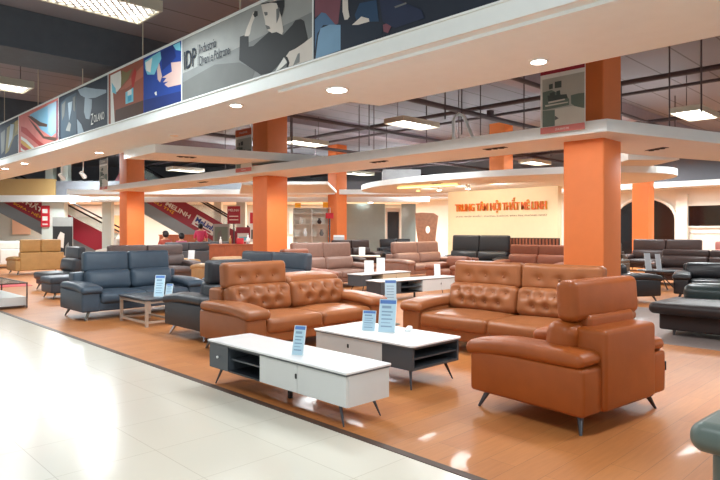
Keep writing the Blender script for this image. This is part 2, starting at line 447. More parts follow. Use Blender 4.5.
# warm track spots in the oval panel
for i, (x, y, lab) in enumerate(((15.0, 12.6, 'leftmost warm lamp under the oval ceiling panel'), (15.2, 11.9, 'middle warm lamp under the oval ceiling panel'), (15.35, 10.9, 'rightmost warm lamp under the oval ceiling panel'))):
    t = thing('track_spot', lab, 'spot lamp', (x, y, 2.84), 0, 'warm lamps under the oval panel')
    MB().lathe([(.05, -.14), (.06, -.13), (.05, -.02), (.02, 0)], n=14).build('housing', FASCIA, t)
    MB().lathe([(.001, -.15), (.07, -.15), (.06, -.135)], n=14).build('lens', EMD if i else EMG, t)
    spot('track_beam', (x, y, 2.66), 70, 130, (1, .85, .62))
o = thing('strip_lamp', 'golden glowing strip lamp under the oval ceiling panel', 'lamp', (14.6, 11.9, 2.835), R(97))
MB().box((-1.1, -.05, -.05), (1.1, .05, 0)).build('housing', FASCIA, o); MB().box((-1.08, -.1, -.06), (1.08, .1, -.05)).build('lens', EMG, o)
# two white track heads near the far poster
for i, (x, y, lab) in enumerate(((5.3, 16.3, 'left of the two white track lamp heads beside the farthest poster'), (5.5, 15.4, 'right of the two white track lamp heads beside the farthest poster'))):
    t = thing('track_lamp', lab, 'track lamp', (x, y, 2.72), R(30), 'white track heads at far left')
    MB().tube([(0, 0, .43), (0, 0, .13)], .012).build('stem', FASCIA, t)
    MB().tube([(-.08, 0, .12), (.08, .02, .02)], .045, n=12, r2=.06).build('head', FASCIA, t)
# bulbs of the far wing: under the mezzanine
for a, lab in ((-13.6, 'far left bright lamp under the mezzanine edge by the red escalator sign'), (-10.6, 'bright lamp under the mezzanine edge above the poster stand'), (-4.3, 'bright lamp under the mezzanine edge above the woman in pink'), (.5, 'bright lamp under the mezzanine edge left of the glass door')):
    x, y = dg(a, 28.4)
    t = thing('downlight', lab, 'downlight', (x, y, 2.78), 0, 'lamps under the far mezzanine edge')
    MB().lathe([(.12, -.03), (.13, 0)], n=14).build('rim', FASCIA, t); MB().lathe([(.001, -.05), (.1, -.05), (.11, -.03)], n=14).build('lens', EMD, t)

# ------------------------------------------------------------------ picture banner over the aisle
def flat(mb, pts, x, mi):          # outline in (y, z) on a plane facing -x
    mb.hprism(pts, 'x', x, x+.0015, mi)
BZ0, BZ1 = 3.31, 4.26
BX = 4.36
class Pic:
    """a printed picture: u runs 0..1 left to right as seen from the aisle, v 0..1 upwards"""
    def __init__(s, ya, yb): s.ya, s.yb, s.mb, s.mats, s.k = ya, yb, MB(), [], 0
    def P(s, u, v): return (s.ya+(s.yb-s.ya)*u, BZ0+.02+(BZ1-BZ0-.04)*v)
    def shape(s, pts, m):
        if m not in s.mats: s.mats.append(m)
        s.k += 1; flat(s.mb, [s.P(u, v) for u, v in pts], BX-.0005-.0008*s.k, s.mats.index(m))
    def done(s, parent): return s.mb.build('print', s.mats, parent)
def arc(cx, cy, rx, ry, a0, a1, n=14): return [(cx+rx*math.cos(R(a0+(a1-a0)*i/n)), cy+ry*math.sin(R(a0+(a1-a0)*i/n))) for i in range(n+1)]
def pm(name, rgb): return mat('print_'+name, rgb, .7, noise=.06, nscale=3)
NAVY = pm('navy', (34, 44, 70)); DNAVY = pm('slate', (30, 42, 58)); FEATH = pm('feather', (150, 166, 178)); PGREY = pm('grey', (124, 127, 126)); PLGREY = pm('pale_grey', (152, 154, 151)); PDG = pm('dark_grey', (104, 106, 104))
PBLACK = pm('black', (34, 36, 38)); PSKIN = pm('skin', (214, 206, 196)); PBLUE = pm('blue', (26, 62, 142)); PCY = pm('cyan', (120, 196, 214)); PBR = pm('brown', (150, 84, 64)); PHAND = pm('hand', (206, 176, 168))
PDBR = pm('dark_brown', (84, 58, 46)); PSKY = pm('sky', (120, 170, 196)); PPINK = pm('pink', (206, 120, 112)); PRED = pm('red', (176, 52, 44)); PYEL = pm('yellow', (214, 168, 72)); PWHT = pm('white', (228, 228, 222)); PDEN = pm('denim', (78, 112, 146)); PDK = pm('deep', (32, 40, 54)); POLV = pm('olive', (122, 112, 72)); PMAU = pm('mauve', (122, 72, 84))
def banner(label, ya, yb):
    t = thing('picture_banner', label, 'banner', (0, 0, 0), 0, 'picture banners over the aisle')
    MB().box((BX, yb+.012, BZ0), (BX+.03, ya-.012, BZ1)).build('board', PWHT, t)
    fr = MB(); fr.box((BX-.012, yb+.003, BZ1-.02), (BX+.035, ya-.003, BZ1+.015)); fr.box((BX-.012, yb+.003, BZ0+.002), (BX+.035, ya-.003, BZ0+.02)); fr.box((BX-.01, yb+.003, BZ0), (BX+.033, yb+.02, BZ1))
    fr.build('frame', CHROME if False else FASCIA, t)
    MB().tube([(BX+.015, (ya+yb)/2, BZ1+.01), (BX+.015, (ya+yb)/2, CZ-.005)], .01, n=6).build('hanger', FRAMEP, t)
    return t
PDENL = pm('denim_light', (122, 160, 190)); PTEALN = pm('teal_navy', (36, 66, 96)); PSLATE = pm('slate_blue', (58, 76, 90)); PSKYL = pm('pale_sky', (150, 178, 196)); PYELD = pm('dull_yellow', (160, 140, 84))
PBRL = pm('light_brown', (178, 104, 84)); PCYD = pm('deep_cyan', (70, 160, 196)); PBLUED = pm('deep_blue', (20, 44, 110)); PRWALL = pm('room_wall', (176, 176, 166)); PRD = pm('room_dark', (74, 84, 80)); PGN = pm('grey_green', (104, 120, 110)); PLB = pm('pale_beige', (208, 206, 194))
# flat printed pictures: colour and outline (y, z) in metres on the banner plane
P_WOMAN = [('PBLACK', [(6.682,3.933),(6.573,3.928),(6.484,3.898),(6.484,3.758),(6.379,3.745),(6.209,3.795),(6.045,3.844),(5.885,3.806),(5.761,3.739),(5.58,3.816),(5.521,3.856),(5.42,3.845),(5.363,3.808),(5.293,3.586),(5.377,3.551),(5.492,3.531),(5.61,3.52),(5.73,3.462),(5.885,3.381),(6.012,3.335),(6.209,3.346),(6.7,3.631)]),
    ('PSKIN', [(6.573,3.914),(6.537,3.99),(6.449,4.089),(6.379,4.171),(6.294,4.168),(6.277,4.114),(6.345,4.102),(6.414,4.021),(6.449,3.919),(6.484,3.894)]),
    ('PBLACK', [(6.345,4.181),(6.284,4.161),(6.277,4.105),(6.345,4.098),(6.379,4.141)]),
    ('PSKIN', [(6.209,4.235),(5.885,4.193),(5.854,4.071),(5.885,3.91),(5.822,3.819),(5.885,3.806),(5.98,3.815),(6.061,3.867),(6.11,3.936),(6.126,4.008),(6.159,4.094)]),
    ('PSKIN', [(5.917,3.955),(5.822,4.063),(5.792,3.962),(5.745,3.782),(5.776,3.748),(5.885,3.806)]),
    ('PBLACK', [(6.209,4.235),(5.73,4.151),(5.73,4.076),(5.776,3.958),(5.807,4.003),(5.829,4.065),(5.885,4.155),(6.077,4.217),(6.193,4.219)]),
    ('PDG', [(6.143,4.113),(6.067,4.093),(6.067,4.055),(6.116,4.06)]),
    ('PDG', [(6.11,3.946),(6.028,3.907),(6.006,3.873),(6.077,3.88)]),
    ('PDG', [(5.885,4.08),(5.816,4.08),(5.829,3.971),(5.879,3.908)]),
    ('PSKIN', [(5.205,3.592),(5.349,3.554),(5.521,3.519),(5.625,3.514),(5.7,3.465),(5.64,3.335),(5.521,3.335),(5.205,3.335)]),
    ('PWHT', [(5.73,3.466),(5.664,3.393),(5.822,3.335),(5.901,3.336)]),
    ('PBLACK', [(5.715,3.481),(5.664,3.456),(5.622,3.381),(5.646,3.335),(5.682,3.341),(5.67,3.394)]),
    ('PGREY', [(5.463,3.452),(5.429,3.454),(5.434,3.347),(5.551,3.335)])]
P_SEATED = [('PMAU', [(5.17,4.001),(4.743,3.879),(4.783,3.638),(4.836,3.634),(5.057,3.827),(5.17,3.795)]),
    ('PDEN', [(5.17,3.775),(5.057,3.827),(4.987,3.799),(4.823,3.63),(5.029,3.681),(5.128,3.612),(5.17,3.435)]),
    ('PDENL', [(5.157,3.335),(5.114,3.571),(5.071,3.654),(4.918,3.657),(4.743,3.611),(4.735,3.519),(4.743,3.342),(4.973,3.337)]),
    ('DNAVY', [(4.743,3.62),(4.524,3.557),(4.327,3.534),(4.116,3.457),(4.128,3.377),(4.279,3.344),(4.743,3.342)]),
    ('PTEALN', [(4.524,3.662),(4.449,3.764),(4.209,3.732),(4.174,3.505),(4.303,3.537),(4.4,3.604),(4.499,3.603)]),
    ('PSKIN', [(4.562,3.566),(4.424,3.619),(4.315,3.571),(4.308,3.538),(4.474,3.545)]),
    ('PSKIN', [(4.709,3.87),(4.626,3.847),(4.62,3.74),(4.6,3.664),(4.631,3.64),(4.677,3.648),(4.709,3.745)]),
    ('PMAU', [(4.116,3.457),(4.048,3.457),(3.992,3.427),(4.048,3.358),(4.105,3.388)]),
    ('NAVY', [(4.162,3.719),(3.915,3.651),(3.621,3.477),(3.581,3.388),(3.959,3.386),(4.116,3.49)]),
    ('PDG', [(3.959,3.598),(3.808,3.598),(3.803,3.581),(3.948,3.579)])]
P_FEATHER = [('PSLATE', [(13.464,4.102),(13.144,4.163),(12.566,4.178),(12.566,3.335),(12.886,3.335),(13.464,3.335)]),
    ('FEATH', [(12.488,4.218),(12.109,4.206),(11.571,4.081),(11.067,3.979),(11.067,3.924),(11.571,3.914),(12.016,3.967),(12.344,4.089)]),
    ('FEATH', [(12.109,3.999),(11.746,3.908),(11.764,3.741),(11.88,3.547),(12.062,3.585),(12.155,3.729)]),
    ('PLGREY', [(13.175,3.487),(12.988,3.647),(12.865,3.577),(12.926,3.439)]),
    ('FEATH', [(12.527,3.64),(12.296,3.504),(12.165,3.335),(12.488,3.335)]),
    ('PDG', [(13.41,4.056),(13.175,4.113),(13.249,3.81),(13.388,3.718)]),
    ('FEATH', [(13.04,4.037),(12.785,4.034),(12.835,3.862),(12.967,3.662)]),
    ('PDG', [(12.764,4.103),(12.605,4.113),(12.635,3.797),(12.734,3.847)])]
P_WAVES = [('PSKY', [(15.663,4.155),(13.684,4.192),(13.62,4.158),(13.62,3.534),(14.083,3.46),(14.809,3.703),(15.326,4.005)]),
    ('PSKYL', [(14.319,4.193),(13.684,4.181),(13.74,3.574),(14.083,3.499),(14.319,3.604)]),
    ('PDBR', [(15.802,4.149),(15.46,4.093),(14.809,3.872),(14.343,3.764),(14.379,3.71),(14.936,3.799)]),
    ('PRED', [(16.301,3.961),(15.872,3.865),(15.064,3.509),(14.561,3.335),(14.872,3.335),(15.46,3.552),(16.301,3.839)]),
    ('PDBR', [(15.732,4.089),(15.194,3.852),(14.561,3.522),(13.629,3.39),(13.83,3.335),(14.622,3.481),(15.129,3.741)]),
    ('PWHT', [(16.301,3.718),(15.872,3.597),(15.247,3.335),(15.433,3.335),(15.942,3.532),(16.301,3.644)]),
    ('PYEL', [(16.301,3.631),(15.984,3.537),(15.433,3.335),(15.622,3.335),(16.084,3.47),(16.301,3.557)]),
    ('PRED', [(16.301,3.553),(16.084,3.462),(15.65,3.335),(15.9,3.335),(16.156,3.391),(16.301,3.458)]),
    ('PWHT', [(16.301,3.449),(16.156,3.383),(15.942,3.335),(16.084,3.335),(16.301,3.362)]),
    ('PMAU', [(13.74,4.189),(13.62,4.185),(13.62,3.362),(13.763,3.386)])]
P_PLANTS = [('POLV', [(17.542,4.079),(16.903,4.134),(16.52,4.175),(16.52,3.81),(16.903,3.777),(17.379,3.465),(17.708,3.403)]),
    ('FEATH', [(17.218,4.129),(16.903,4.09),(17.06,3.749),(17.46,3.518)]),
    ('PYELD', [(16.826,4.147),(16.52,4.154),(16.598,3.919),(16.78,3.852)]),
    ('PDG', [(18.133,4.009),(17.708,4.053),(17.791,3.504),(18.081,3.438)])]
P_BAG = [('PWHT', [(10.876,4.203),(10.429,4.207),(10.388,3.923),(10.598,3.854),(10.77,3.918),(10.684,3.335),(10.858,3.335)]),
    ('POLV', [(10.388,4.199),(10.183,4.126),(9.946,4.155),(10.143,3.983),(10.429,3.878)]),
    ('PBR', [(10.598,3.854),(10.183,3.99),(9.53,4.138),(9.53,3.335),(10.684,3.335),(10.641,3.686)]),
    ('PBRL', [(10.471,3.868),(10.143,3.976),(9.53,4.131),(9.53,3.936),(9.868,3.9),(10.183,3.854)]),
    ('PDBR', [(10.641,3.545),(10.183,3.548),(9.53,3.546),(9.53,3.335),(10.684,3.335)]),
    ('PCY', [(10.805,4.059),(10.641,3.931),(10.615,3.822),(10.788,3.886)]),
    ('PRED', [(9.985,4.015),(9.845,4.142),(9.791,4.052),(9.891,3.831),(9.961,3.83)]),
    ('PCY', [(10.216,3.791),(9.907,3.82),(9.907,3.587),(10.216,3.586)]),
    ('PWHT', [(10.135,3.798),(9.977,3.805),(9.969,3.717),(10.127,3.715)]),
    ('PCYD', [(10.119,3.701),(9.977,3.705),(9.977,3.617),(10.119,3.613)])]
P_HAND = [('PCY', [(9.478,4.187),(8.932,4.226),(8.898,4.101),(9.137,3.897),(9.384,3.943),(9.471,4.056)]),
    ('PWHT', [(9.456,4.151),(9.206,4.18),(9.277,3.955),(9.42,4.014)]),
    ('PBLUED', [(8.898,4.209),(8.509,4.232),(8.415,4.032),(8.572,3.973),(8.865,3.908)]),
    ('PCY', [(8.509,4.226),(8.292,4.225),(8.262,4.088),(8.415,4.133)]),
    ('PHAND', [(8.865,3.8),(8.54,3.831),(8.572,3.973),(8.24,3.927),(8.24,3.588),(8.668,3.612),(8.786,3.678),(8.655,3.701),(8.832,3.717),(8.72,3.765)]),
    ('PHAND', [(9.033,3.956),(8.966,4.052),(8.865,3.816),(8.932,3.735),(9.013,3.796)]),
    ('PWHT', [(9.123,3.604),(9.054,3.615),(9.04,3.55),(9.095,3.559)]),
    ('PBLUED', [(9.493,3.542),(8.24,3.485),(8.24,3.335),(9.478,3.335)])]
P_ROOM = [('PRWALL', [(0.298,0.778),(-0.325,0.782),(-0.325,0.095),(0.298,0.095)]),
    ('PGN', [(0.295,0.598),(0.156,0.61),(-0.105,0.446),(-0.105,0.358),(0.259,0.341),(0.295,0.347)]),
    ('PRD', [(0.22,0.538),(-0.069,0.515),(-0.088,0.458),(0.207,0.453)]),
    ('PGN', [(-0.13,0.489),(-0.238,0.498),(-0.325,0.494),(-0.325,0.288),(-0.214,0.308),(-0.137,0.372)]),
    ('PLB', [(0.106,0.331),(-0.166,0.338),(-0.325,0.281),(-0.325,0.095),(0.106,0.095)]),
    ('PGN', [(0.295,0.335),(0.106,0.319),(0.106,0.095),(0.295,0.095)]),
    ('PRD', [(0.195,0.693),(0.136,0.697),(0.136,0.626),(0.195,0.622)]),
    ('PRD', [(0.106,0.715),(0.005,0.716),(0.005,0.622),(0.106,0.625)]),
    ('PLB', [(0.207,0.448),(-0.044,0.456),(-0.049,0.436),(0.202,0.423)]),
    ('PLB', [(0.254,0.407),(-0.093,0.406),(-0.093,0.393),(0.249,0.383)]),
    ('PRD', [(0.182,0.567),(0.106,0.578),(0.101,0.519),(0.177,0.514)]),
    ('PRD', [(0.08,0.579),(0.025,0.584),(0.02,0.522),(0.075,0.522)]),
    ('PDG', [(0.101,0.236),(0.043,0.193),(0.101,0.173)])]

def printed(p, base, shapes, parent):
    p.shape([(0, 0), (1, 0), (1, 1), (0, 1)], base)
    for m, pts in shapes:
        mm = globals()[m]
        if mm not in p.mats: p.mats.append(mm)
        p.k += 1; flat(p.mb, pts, BX-.0005-.0008*p.k, p.mats.index(mm))
    return p.done(parent)
t = banner('farthest aisle banner with yellowish plants on dark blue', 19.2, 16.5); printed(Pic(19.2, 16.5), DNAVY, P_PLANTS, t)
t = banner('aisle banner with curving bands of red, pink and sky blue', 16.5, 13.6); printed(Pic(16.5, 13.6), PPINK, P_WAVES, t)
t = banner('dark navy aisle banner with a pale feathery figure and white word', 13.6, 10.96); printed(Pic(13.6, 10.96), DNAVY, P_FEATHER, t)
text('lettering', 'OLANO', PWHT, t, .5, .14, .002, lambda u, v, w: (BX-.0160-w, 11.62-u, 3.45+v))
text('initial', 'Z', PWHT, t, .12, .21, .002, lambda u, v, w: (BX-.0165-w, 11.765-u, 3.42+v))
t = banner('aisle banner showing brown leather with a cyan tag and a hand on blue', 10.96, 8.22)
printed(Pic(10.96, 9.53), PBR, P_BAG, t); printed(Pic(9.53, 8.22), PBLUE, P_HAND, t)
t = banner('grey aisle banner with serif lettering and a reclining woman in black', 8.22, 5.19); p = Pic(8.22, 5.19)
p.shape([(0, 0), (1, 0), (1, 1), (0, 1)], PGREY); p.shape([(0, .45), (0, 1), (1, 1), (1, .6), (.5, .52)], PLGREY)
p.shape([(0, 0), (.6, 0), (.62, .12), (.5, .3), (.3, .4), (0, .3)], PDG)
for m, pts in P_WOMAN:
    mm = globals()[m]
    if mm not in p.mats: p.mats.append(mm)
    p.k += 1; flat(p.mb, pts, BX-.0005-.0008*p.k, p.mats.index(mm))
p.done(t)
text('lettering', 'IDP', PDK, t, .34, .26, .002, lambda u, v, w: (BX-.018-w, 8.14-u, 3.78+v))
MB().box((BX-.02, 7.725, 3.76), (BX-.018, 7.735, 4.06)).build('divider', PDK, t)
text('lettering', 'Industria', PDK, t, .44, .13, .002, lambda u, v, w: (BX-.018-w, 7.69-u, 3.92+v))
text('lettering', 'Divani e Poltrone', PDK, t, .78, .13, .002, lambda u, v, w: (BX-.018-w, 7.69-u, 3.75+v))
t = banner('dark aisle banner showing seated people with crossed denim legs', 5.19, 2.4); printed(Pic(5.19, 2.4), PDK, P_SEATED, t)
t = banner('nearest aisle banner cropped by the top of the view', 2.4, -.6); p = Pic(2.4, -.6)
p.shape([(0, 0), (1, 0), (1, 1), (0, 1)], PDK); p.shape([(.1, 0), (.3, .8), (.5, .9), (.7, .3), (.6, 0)], NAVY); p.done(t)

# hanging posters at the columns
def poster(label, y, head):
    t = thing('hanging_poster', label, 'poster', (7.9, y, 2.79), 0, 'posters hung at the columns')
    MB().box((0, -.33, 0), (.02, .33, 1.0)).build('board', PWHT, t)
    MB().hprism([(-.33, .84), (.33, .84), (.33, 1.0), (-.33, 1.0)], 'x', -.003, 0).build('head_band', head, t)
    MB().hprism([(-.33, 0), (.33, 0), (.33, .09), (-.33, .09)], 'x', -.003, 0).build('foot_band', PPINK, t)
    m = MB(); pmats = []
    for k, (mn, pts) in enumerate(P_ROOM):
        mm = globals()[mn]
        if mm not in pmats: pmats.append(mm)
        m.hprism(pts, 'x', -.0015-.0008*k, -.0005-.0008*k, pmats.index(mm))
    m.build('print', pmats, t)
    text('tagline', 'ZOLANO.VN', PWHT, t, .2, .028, .002, lambda u, v, w: (-.004-w, .1-u, .03+v))
    text('lettering', 'COLLEZIONE', PWHT, t, .34, .04, .002, lambda u, v, w: (-.006-w, .17-u, .90+v))
    for q in (-.28, .28): MB().tube([(.01, q, 1.0), (.01, q, 2.5)], .006, n=6).build('hanger', FRAMEP, t)
poster('poster with maroon bands and grey living room at the nearest orange column', 4.02, MAROON)
poster('poster with an orange head band at the second orange column', 11.97, mat('orange_band', (214, 96, 50), .5))
poster('pale poster at the farthest orange column of the front row', 20.3, PLGREY)
# bent white pipe standing on the long panel
o = MB().tube([(0, 0, 0), (0, 0, .5), (.02, -.02, .58), (.07, -.07, .62), (.13, -.13, .58), (.3, -.3, 0)], .03, n=10).build('bent_pipe', FASCIA, loc=(8.85, 6.6, 2.91))
tag(o, 'bent white pipe hook standing on the long ceiling panel', 'pipe')
# ------------------------------------------------------------------ sofas
def button_mesh():
    me = MB().lathe([(.001, -.006), (.010, -.005), (.014, 0), (.010, .004), (.001, .005)], n=10)
    return me
def leg(mb, x, y, z, dx, dy, r=.02):
    a, b = Vector((x+dx, y+dy, 0)), Vector((x, y, z))
    mb.tube([a, b], r*.55, n=8, r2=r*1.35)
def sofa(name, label, cat, loc, face, W, n, m, hr=None, tuft=False, D=1.02, aw=.29, group=None, legm=METAL, hh=.31, low=False, boxarm=False, plainback=False, seatz=.42, buttons=False, tagm=None, hrm=None, backdrop=0, arms=(1, 1), bwx=.2, bi=.15, hrdx=0.):
    """front edge centre at loc; face: heading in degrees of the seat front, measured like the object's z rotation (0 = towards -y)"""
    root = thing(name, label, cat, (loc[0], loc[1], 0), R(face), group)
    hr = hr or ['up']*n
    zb = .135
    MB().cush((0, D/2+.0, zb+.11), (W/2-.06, D/2-.03, .11), .03, seg=(3, 2, 1)).build('base', m, root)
    for s in (-1, 1):
        if not arms[0 if s < 0 else 1]: continue
        xa = s*(W/2-aw/2+.03)
        a = MB().cush((s*(W/2-aw/2), D/2-.005, zb+.165), (aw/2-.008, D/2-.012, .165), .03, puff=(.012, .01, 0), seg=(1, 3, 2)).build('arm', m, root)
        if boxarm:
            MB().cush((xa, D/2-.05, zb+.33), (aw/2-.01, D/2-.05, .05), .04, puff=(0, 0, .015), seg=(1, 3, 1)).build('arm_pad', m, a)
        else:
            def fnp(p, u, s=s):
                k = max(0, -u[1])
                return (p.x*(1+.10*k), p.y, p.z*(1+.15*k)-.045*k*k+.01*(1-u[0]*u[0]))
            MB().cush((s*(W/2-aw/2-.01), D/2-.03, .508), (aw/2+.012, D/2+.0, .05), .047, puff=(0, .02, .02), seg=(2, 6, 1), fn=fnp, arc=4).build('arm_pad', m, a)
    iw = W-(aw*(arms[0]+arms[1])); xo = (arms[0]-arms[1])*aw/2
    sw = iw/n
    for i in range(n):
        x = xo-iw/2+sw*(i+.5)
        MB().cush((x, .365, seatz-.085), (sw/2-.002, .375, .085), .055, puff=(0, .02, .03), seg=(4, 4, 1), arc=3).build('seat_cushion', m, root)
    MB().cush((0, D-.108, .425), (W/2-bi, .125, .285), .035, seg=(3, 1, 2), puff=(0, .01, 0)).build('backrest', m, root)
    bw = (iw+bwx)/n; rows = []
    if tuft:
        k = max(3, int(round(bw/.21)))
        for r_, zz in enumerate((-.055, .075)):
            kk = k if r_ else k-1
            for j in range(kk): rows.append(((j-(kk-1)/2)*bw*.88/k, zz))
    def dent(pts, dep, sig):
        def fn(p, u):
            if u[1] < -.2:
                d = 0
                for bx, bz in pts:
                    q = ((p.x-bx)**2+(p.z-bz)**2)/(sig*sig); d = max(d, math.exp(-q))
                    
                p = Vector((p.x, p.y+dep*d, p.z))
            return p
        return fn
    for i in range(n):
        x = xo-(bw*n)/2+bw*(i+.5)
        zc, tl = .575, .17
        bc = MB().cush((x, .70, zc), (bw/2-.003, .105, .165), .075, puff=(0, .05, .01), seg=(22 if tuft else 4, 1, 10 if tuft else 3), fn=dent(rows, .058, .055) if tuft else None, tilt=tl, arc=4).build('back_cushion', m, root)
        if buttons:
            for bx, bz in rows:
                y0 = -.105-.05*max(0, (1-(bx/(bw/2))**2))*max(0, 1-(bz/.165)**2)+.050
                ct, st = math.cos(tl), math.sin(tl)
                b = button_mesh().build('button', m, bc, loc=(x+bx, .70+y0*ct+bz*st, zc-y0*st+bz*ct)); b.rotation_euler.x = R(90)-tl
        h = hr[i]; mm = hrm or m
        if h == 'up' or h == 'high':
            zc2 = .71+hh/2 + (.03 if h == 'high' else 0); yc = .80 if h == 'up' else .74; tl2 = .07 if h == 'up' else -.06
            pts = [((j-1)*bw*.26, -.02) for j in range(3)] if tuft else []
            hb = MB().cush((x+hrdx, yc, zc2), (bw/2-.003, .085, hh/2), .055, puff=(0, .02, .0), seg=(16 if tuft else 4, 1, 8 if tuft else 2), fn=dent(pts, .042, .05) if tuft else None, tilt=tl2, arc=4).build('headrest', mm, root)
            if buttons:
                for bx, bz in pts:
                    b = button_mesh().build('button', m, hb, loc=(x+bx, yc-.085+.012+bz*tl2, zc2+bz)); b.rotation_euler.x = R(90)-tl2
            if h == 'high': MB().cush((x+hrdx, .80, .69), (bw/2-.14, .06, .10), .04, seg=(2, 1, 1)).build('headrest_neck', mm, root)
        elif h == 'down':
            MB().cush((x, .90, .735), (bw/2-.003, .19, .085), .07, puff=(0, 0, .02), seg=(4, 2, 1), tilt=-.12, arc=4).build('headrest', mm, root)
    for sx in (-1, 1):
        for yy, dy in ((.10, -.05), (D-.12, .05)):
            l = MB(); leg(l, sx*(W/2-.14), yy, zb+.005, sx*.07, dy); l.build('leg', legm, root)
    if tagm:
        MB().box((-W/2+.008, D-.05, .30), (-W/2-.004, D-.02, .37)).build('care_tag', RUBBER, root)
    return root

sofa('sofa', 'tan leather tufted sofa with one headrest raised, behind the long white TV stand', 'sofa', (4.75, 5.47), 0, 2.22, 2, TAN, hr=['up', 'down'], tuft=True, buttons=True)
sofa('sofa', 'tan leather tufted sofa with two raised headrests before the nearest orange column', 'sofa', (5.6, 3.74), -90, 2.48, 2, TAN, hr=['up', 'up'], tuft=True, buttons=True, bwx=.06)
sofa('armchair', 'orange tan leather armchair seen from behind with its headrest raised high', 'armchair', (4.57, 2.755), 180-6.4, 1.19, 1, TANB, hr=['high'], tagm=True, legm=DMETAL, hh=.30, bwx=.31, bi=.235, hrdx=-.06)
sofa('armchair', 'black leather armchair seen from the side behind the tan sofa', 'armchair', (4.33, 7.72), 180, 1.04, 1, CHAR, hr=['up'], legm=CHROME)
sofa('sofa', 'blue grey leather sofa with two headrests behind the metal framed coffee table', 'sofa', (4.45, 9.58), 0, 2.1, 2, BLUEGREY, hr=['up', 'up'], hh=.34, legm=METAL, bwx=.0)
sofa('sofa', 'blue grey sofa whose two headrests rise behind the tan sofa at left centre', 'sofa', (5.75, 8.9), -90, 2.35, 2, SLATE, hr=['up', 'up'])
sofa('armchair', 'slate grey armless chair behind the grey ottoman at far left', 'armchair', (4.5, 15.35), -90, .95, 1, CHAR, hr=['up'], arms=(0, 0), bwx=-.02, aw=.2)
t = thing('ottoman', 'slate grey ottoman left of the blue grey sofa with metal framed table', 'ottoman', (4.5, 13.45, 0), R(-90))
MB().cush((0, 0, .22), (.34, .44, .10), .04, seg=(2, 2, 1)).build('base', SLATE, t)
MB().cush((0, 0, .38), (.36, .46, .07), .05, puff=(0, 0, .02), seg=(4, 4, 1)).build('seat_pad', SLATE, t)
for sx in (-1, 1):
    for sy in (-1, 1): l = MB(); leg(l, sx*.26, sy*.34, .13, sx*.05, sy*.05); l.build('leg', METAL, t)
sofa('sofa', 'camel sofa seen from behind near the left edge', 'sofa', (6.25, 22.05), 180, 1.6, 2, CAMEL, hr=['up', 'up'], hh=.42)
sofa('sofa', 'white slipcovered sofa at the left edge beyond the camel sofa', 'sofa', (6.6, 26.6), 200, 2.2, 2, COVER, hr=['up', 'up'])
sofa('sofa', 'white slipcovered sofa behind the blue grey sofa with two headrests', 'sofa', (11.4, 28.9), 225, 2.3, 2, COVER, hr=['up', 'up'])
sofa('sofa', 'dark taupe sofa with rounded headrests left of the camel sofas', 'sofa', (7.35, 15.1), 0, 2.5, 2, leather('dark_taupe', (92, 80, 78)), hr=['up', 'up'])
sofa('sofa', 'low camel sofa seen from behind at left centre', 'sofa', (8.75, 14.0), 180, 2.2, 2, CAMELL, hr=['none', 'none'])
sofa('armchair', 'camel armchair with rounded arm behind the dark taupe sofa', 'armchair', (9.3, 17.0), 90, 1.1, 1, CAMEL, hr=['none'])
sofa('sofa', 'long grey sofa seen from behind with two people on it', 'sofa', (10.8, 20.0), 180, 2.9, 3, MIDGREY, hr=['up', 'up', 'up'], hh=.3)
sofa('sofa', 'taupe leather sofa with two tall headrests right of the second orange column', 'sofa', (9.95, 10.75), 0, 2.3, 2, TAUPE, hr=['up', 'up'], hh=.4)
sofa('sofa', 'taupe leather sofa with two headrests left of the lettered sign wall', 'sofa', (14.2, 11.25), 0, 2.5, 2, TAUPE, hr=['up', 'up'], hh=.36)
sofa('armchair', 'brown low armchair peeking out left of the tan sofa by the column', 'armchair', (12.0, 9.3), -90, 1.1, 1, BROWN, hr=['none'])
sofa('armchair', 'brown armchair mostly hidden behind the blue grey headrests', 'armchair', (8.1, 9.5), 0, 1.1, 1, BROWN, hr=['up'], hh=.3)
sofa('sofa', 'dark sofa behind the taupe sofa right of the second column', 'sofa', (12.6, 13.6), 0, 2.0, 2, DKBROWN, hr=['up', 'up'])
sofa('sofa', 'black leather sofa with raised headrests before the lettered sign wall', 'sofa', (16.1, 11.5), -90, 2.6, 2, BLACK, hr=['up', 'up'], hh=.55, hrm=None)
sofa('sofa', 'brown leather sofa before the right half of the lettered sign wall', 'sofa', (14.6, 8.5), -90, 2.2, 2, BROWN, hr=['up', 'up'], hh=.3)
sofa('sofa', 'dark brown sofa in the distance left of the glass door', 'sofa', (16.2, 16.6), -20, 2.0, 2, DKBROWN, hr=['up', 'up'], hh=.34)
sofa('sofa', 'black sofa in the distance right of the glass door', 'sofa', (18.4, 16.2), -20, 1.8, 2, BLACK, hr=['up', 'up'], hh=.36)
# right hand side
t = thing('chaise', 'dark brown leather chaise with thick overhanging pad at right edge', 'chaise', (8.9, 2.2, 0), R(-90))
MB().cush((0, .1, .20), (.76, .46, .12), .03, seg=(3, 2, 1)).build('base', leather('near_black_brown_leather', (40, 31, 30), .45), t)
MB().cush((0, -.02, .375), (.85, .5, .075), .068, puff=(0, 0, .03), seg=(6, 4, 1), arc=4).build('seat_pad', leather('near_black_brown_leather', (40, 31, 30), .45), t)
MB().cush((0, .56, .50), (.72, .16, .15), .12, puff=(0, .02, .02), seg=(6, 1, 1), arc=4).build('back_roll', leather('black_green_leather', (44, 56, 56), .3), t)
for sx in (-1, 1):
    for sy in (-1, 1): l = MB(); leg(l, sx*.6, .1+sy*.34, .09, 0, sy*.03); l.build('leg', DMETAL, t)
sofa('armchair', 'black armchair with slim legs just right of the nearest orange column', 'armchair', (12.6, 4.65), 60, 1.0, 1, BLACK, hr=['none'], legm=DMETAL)
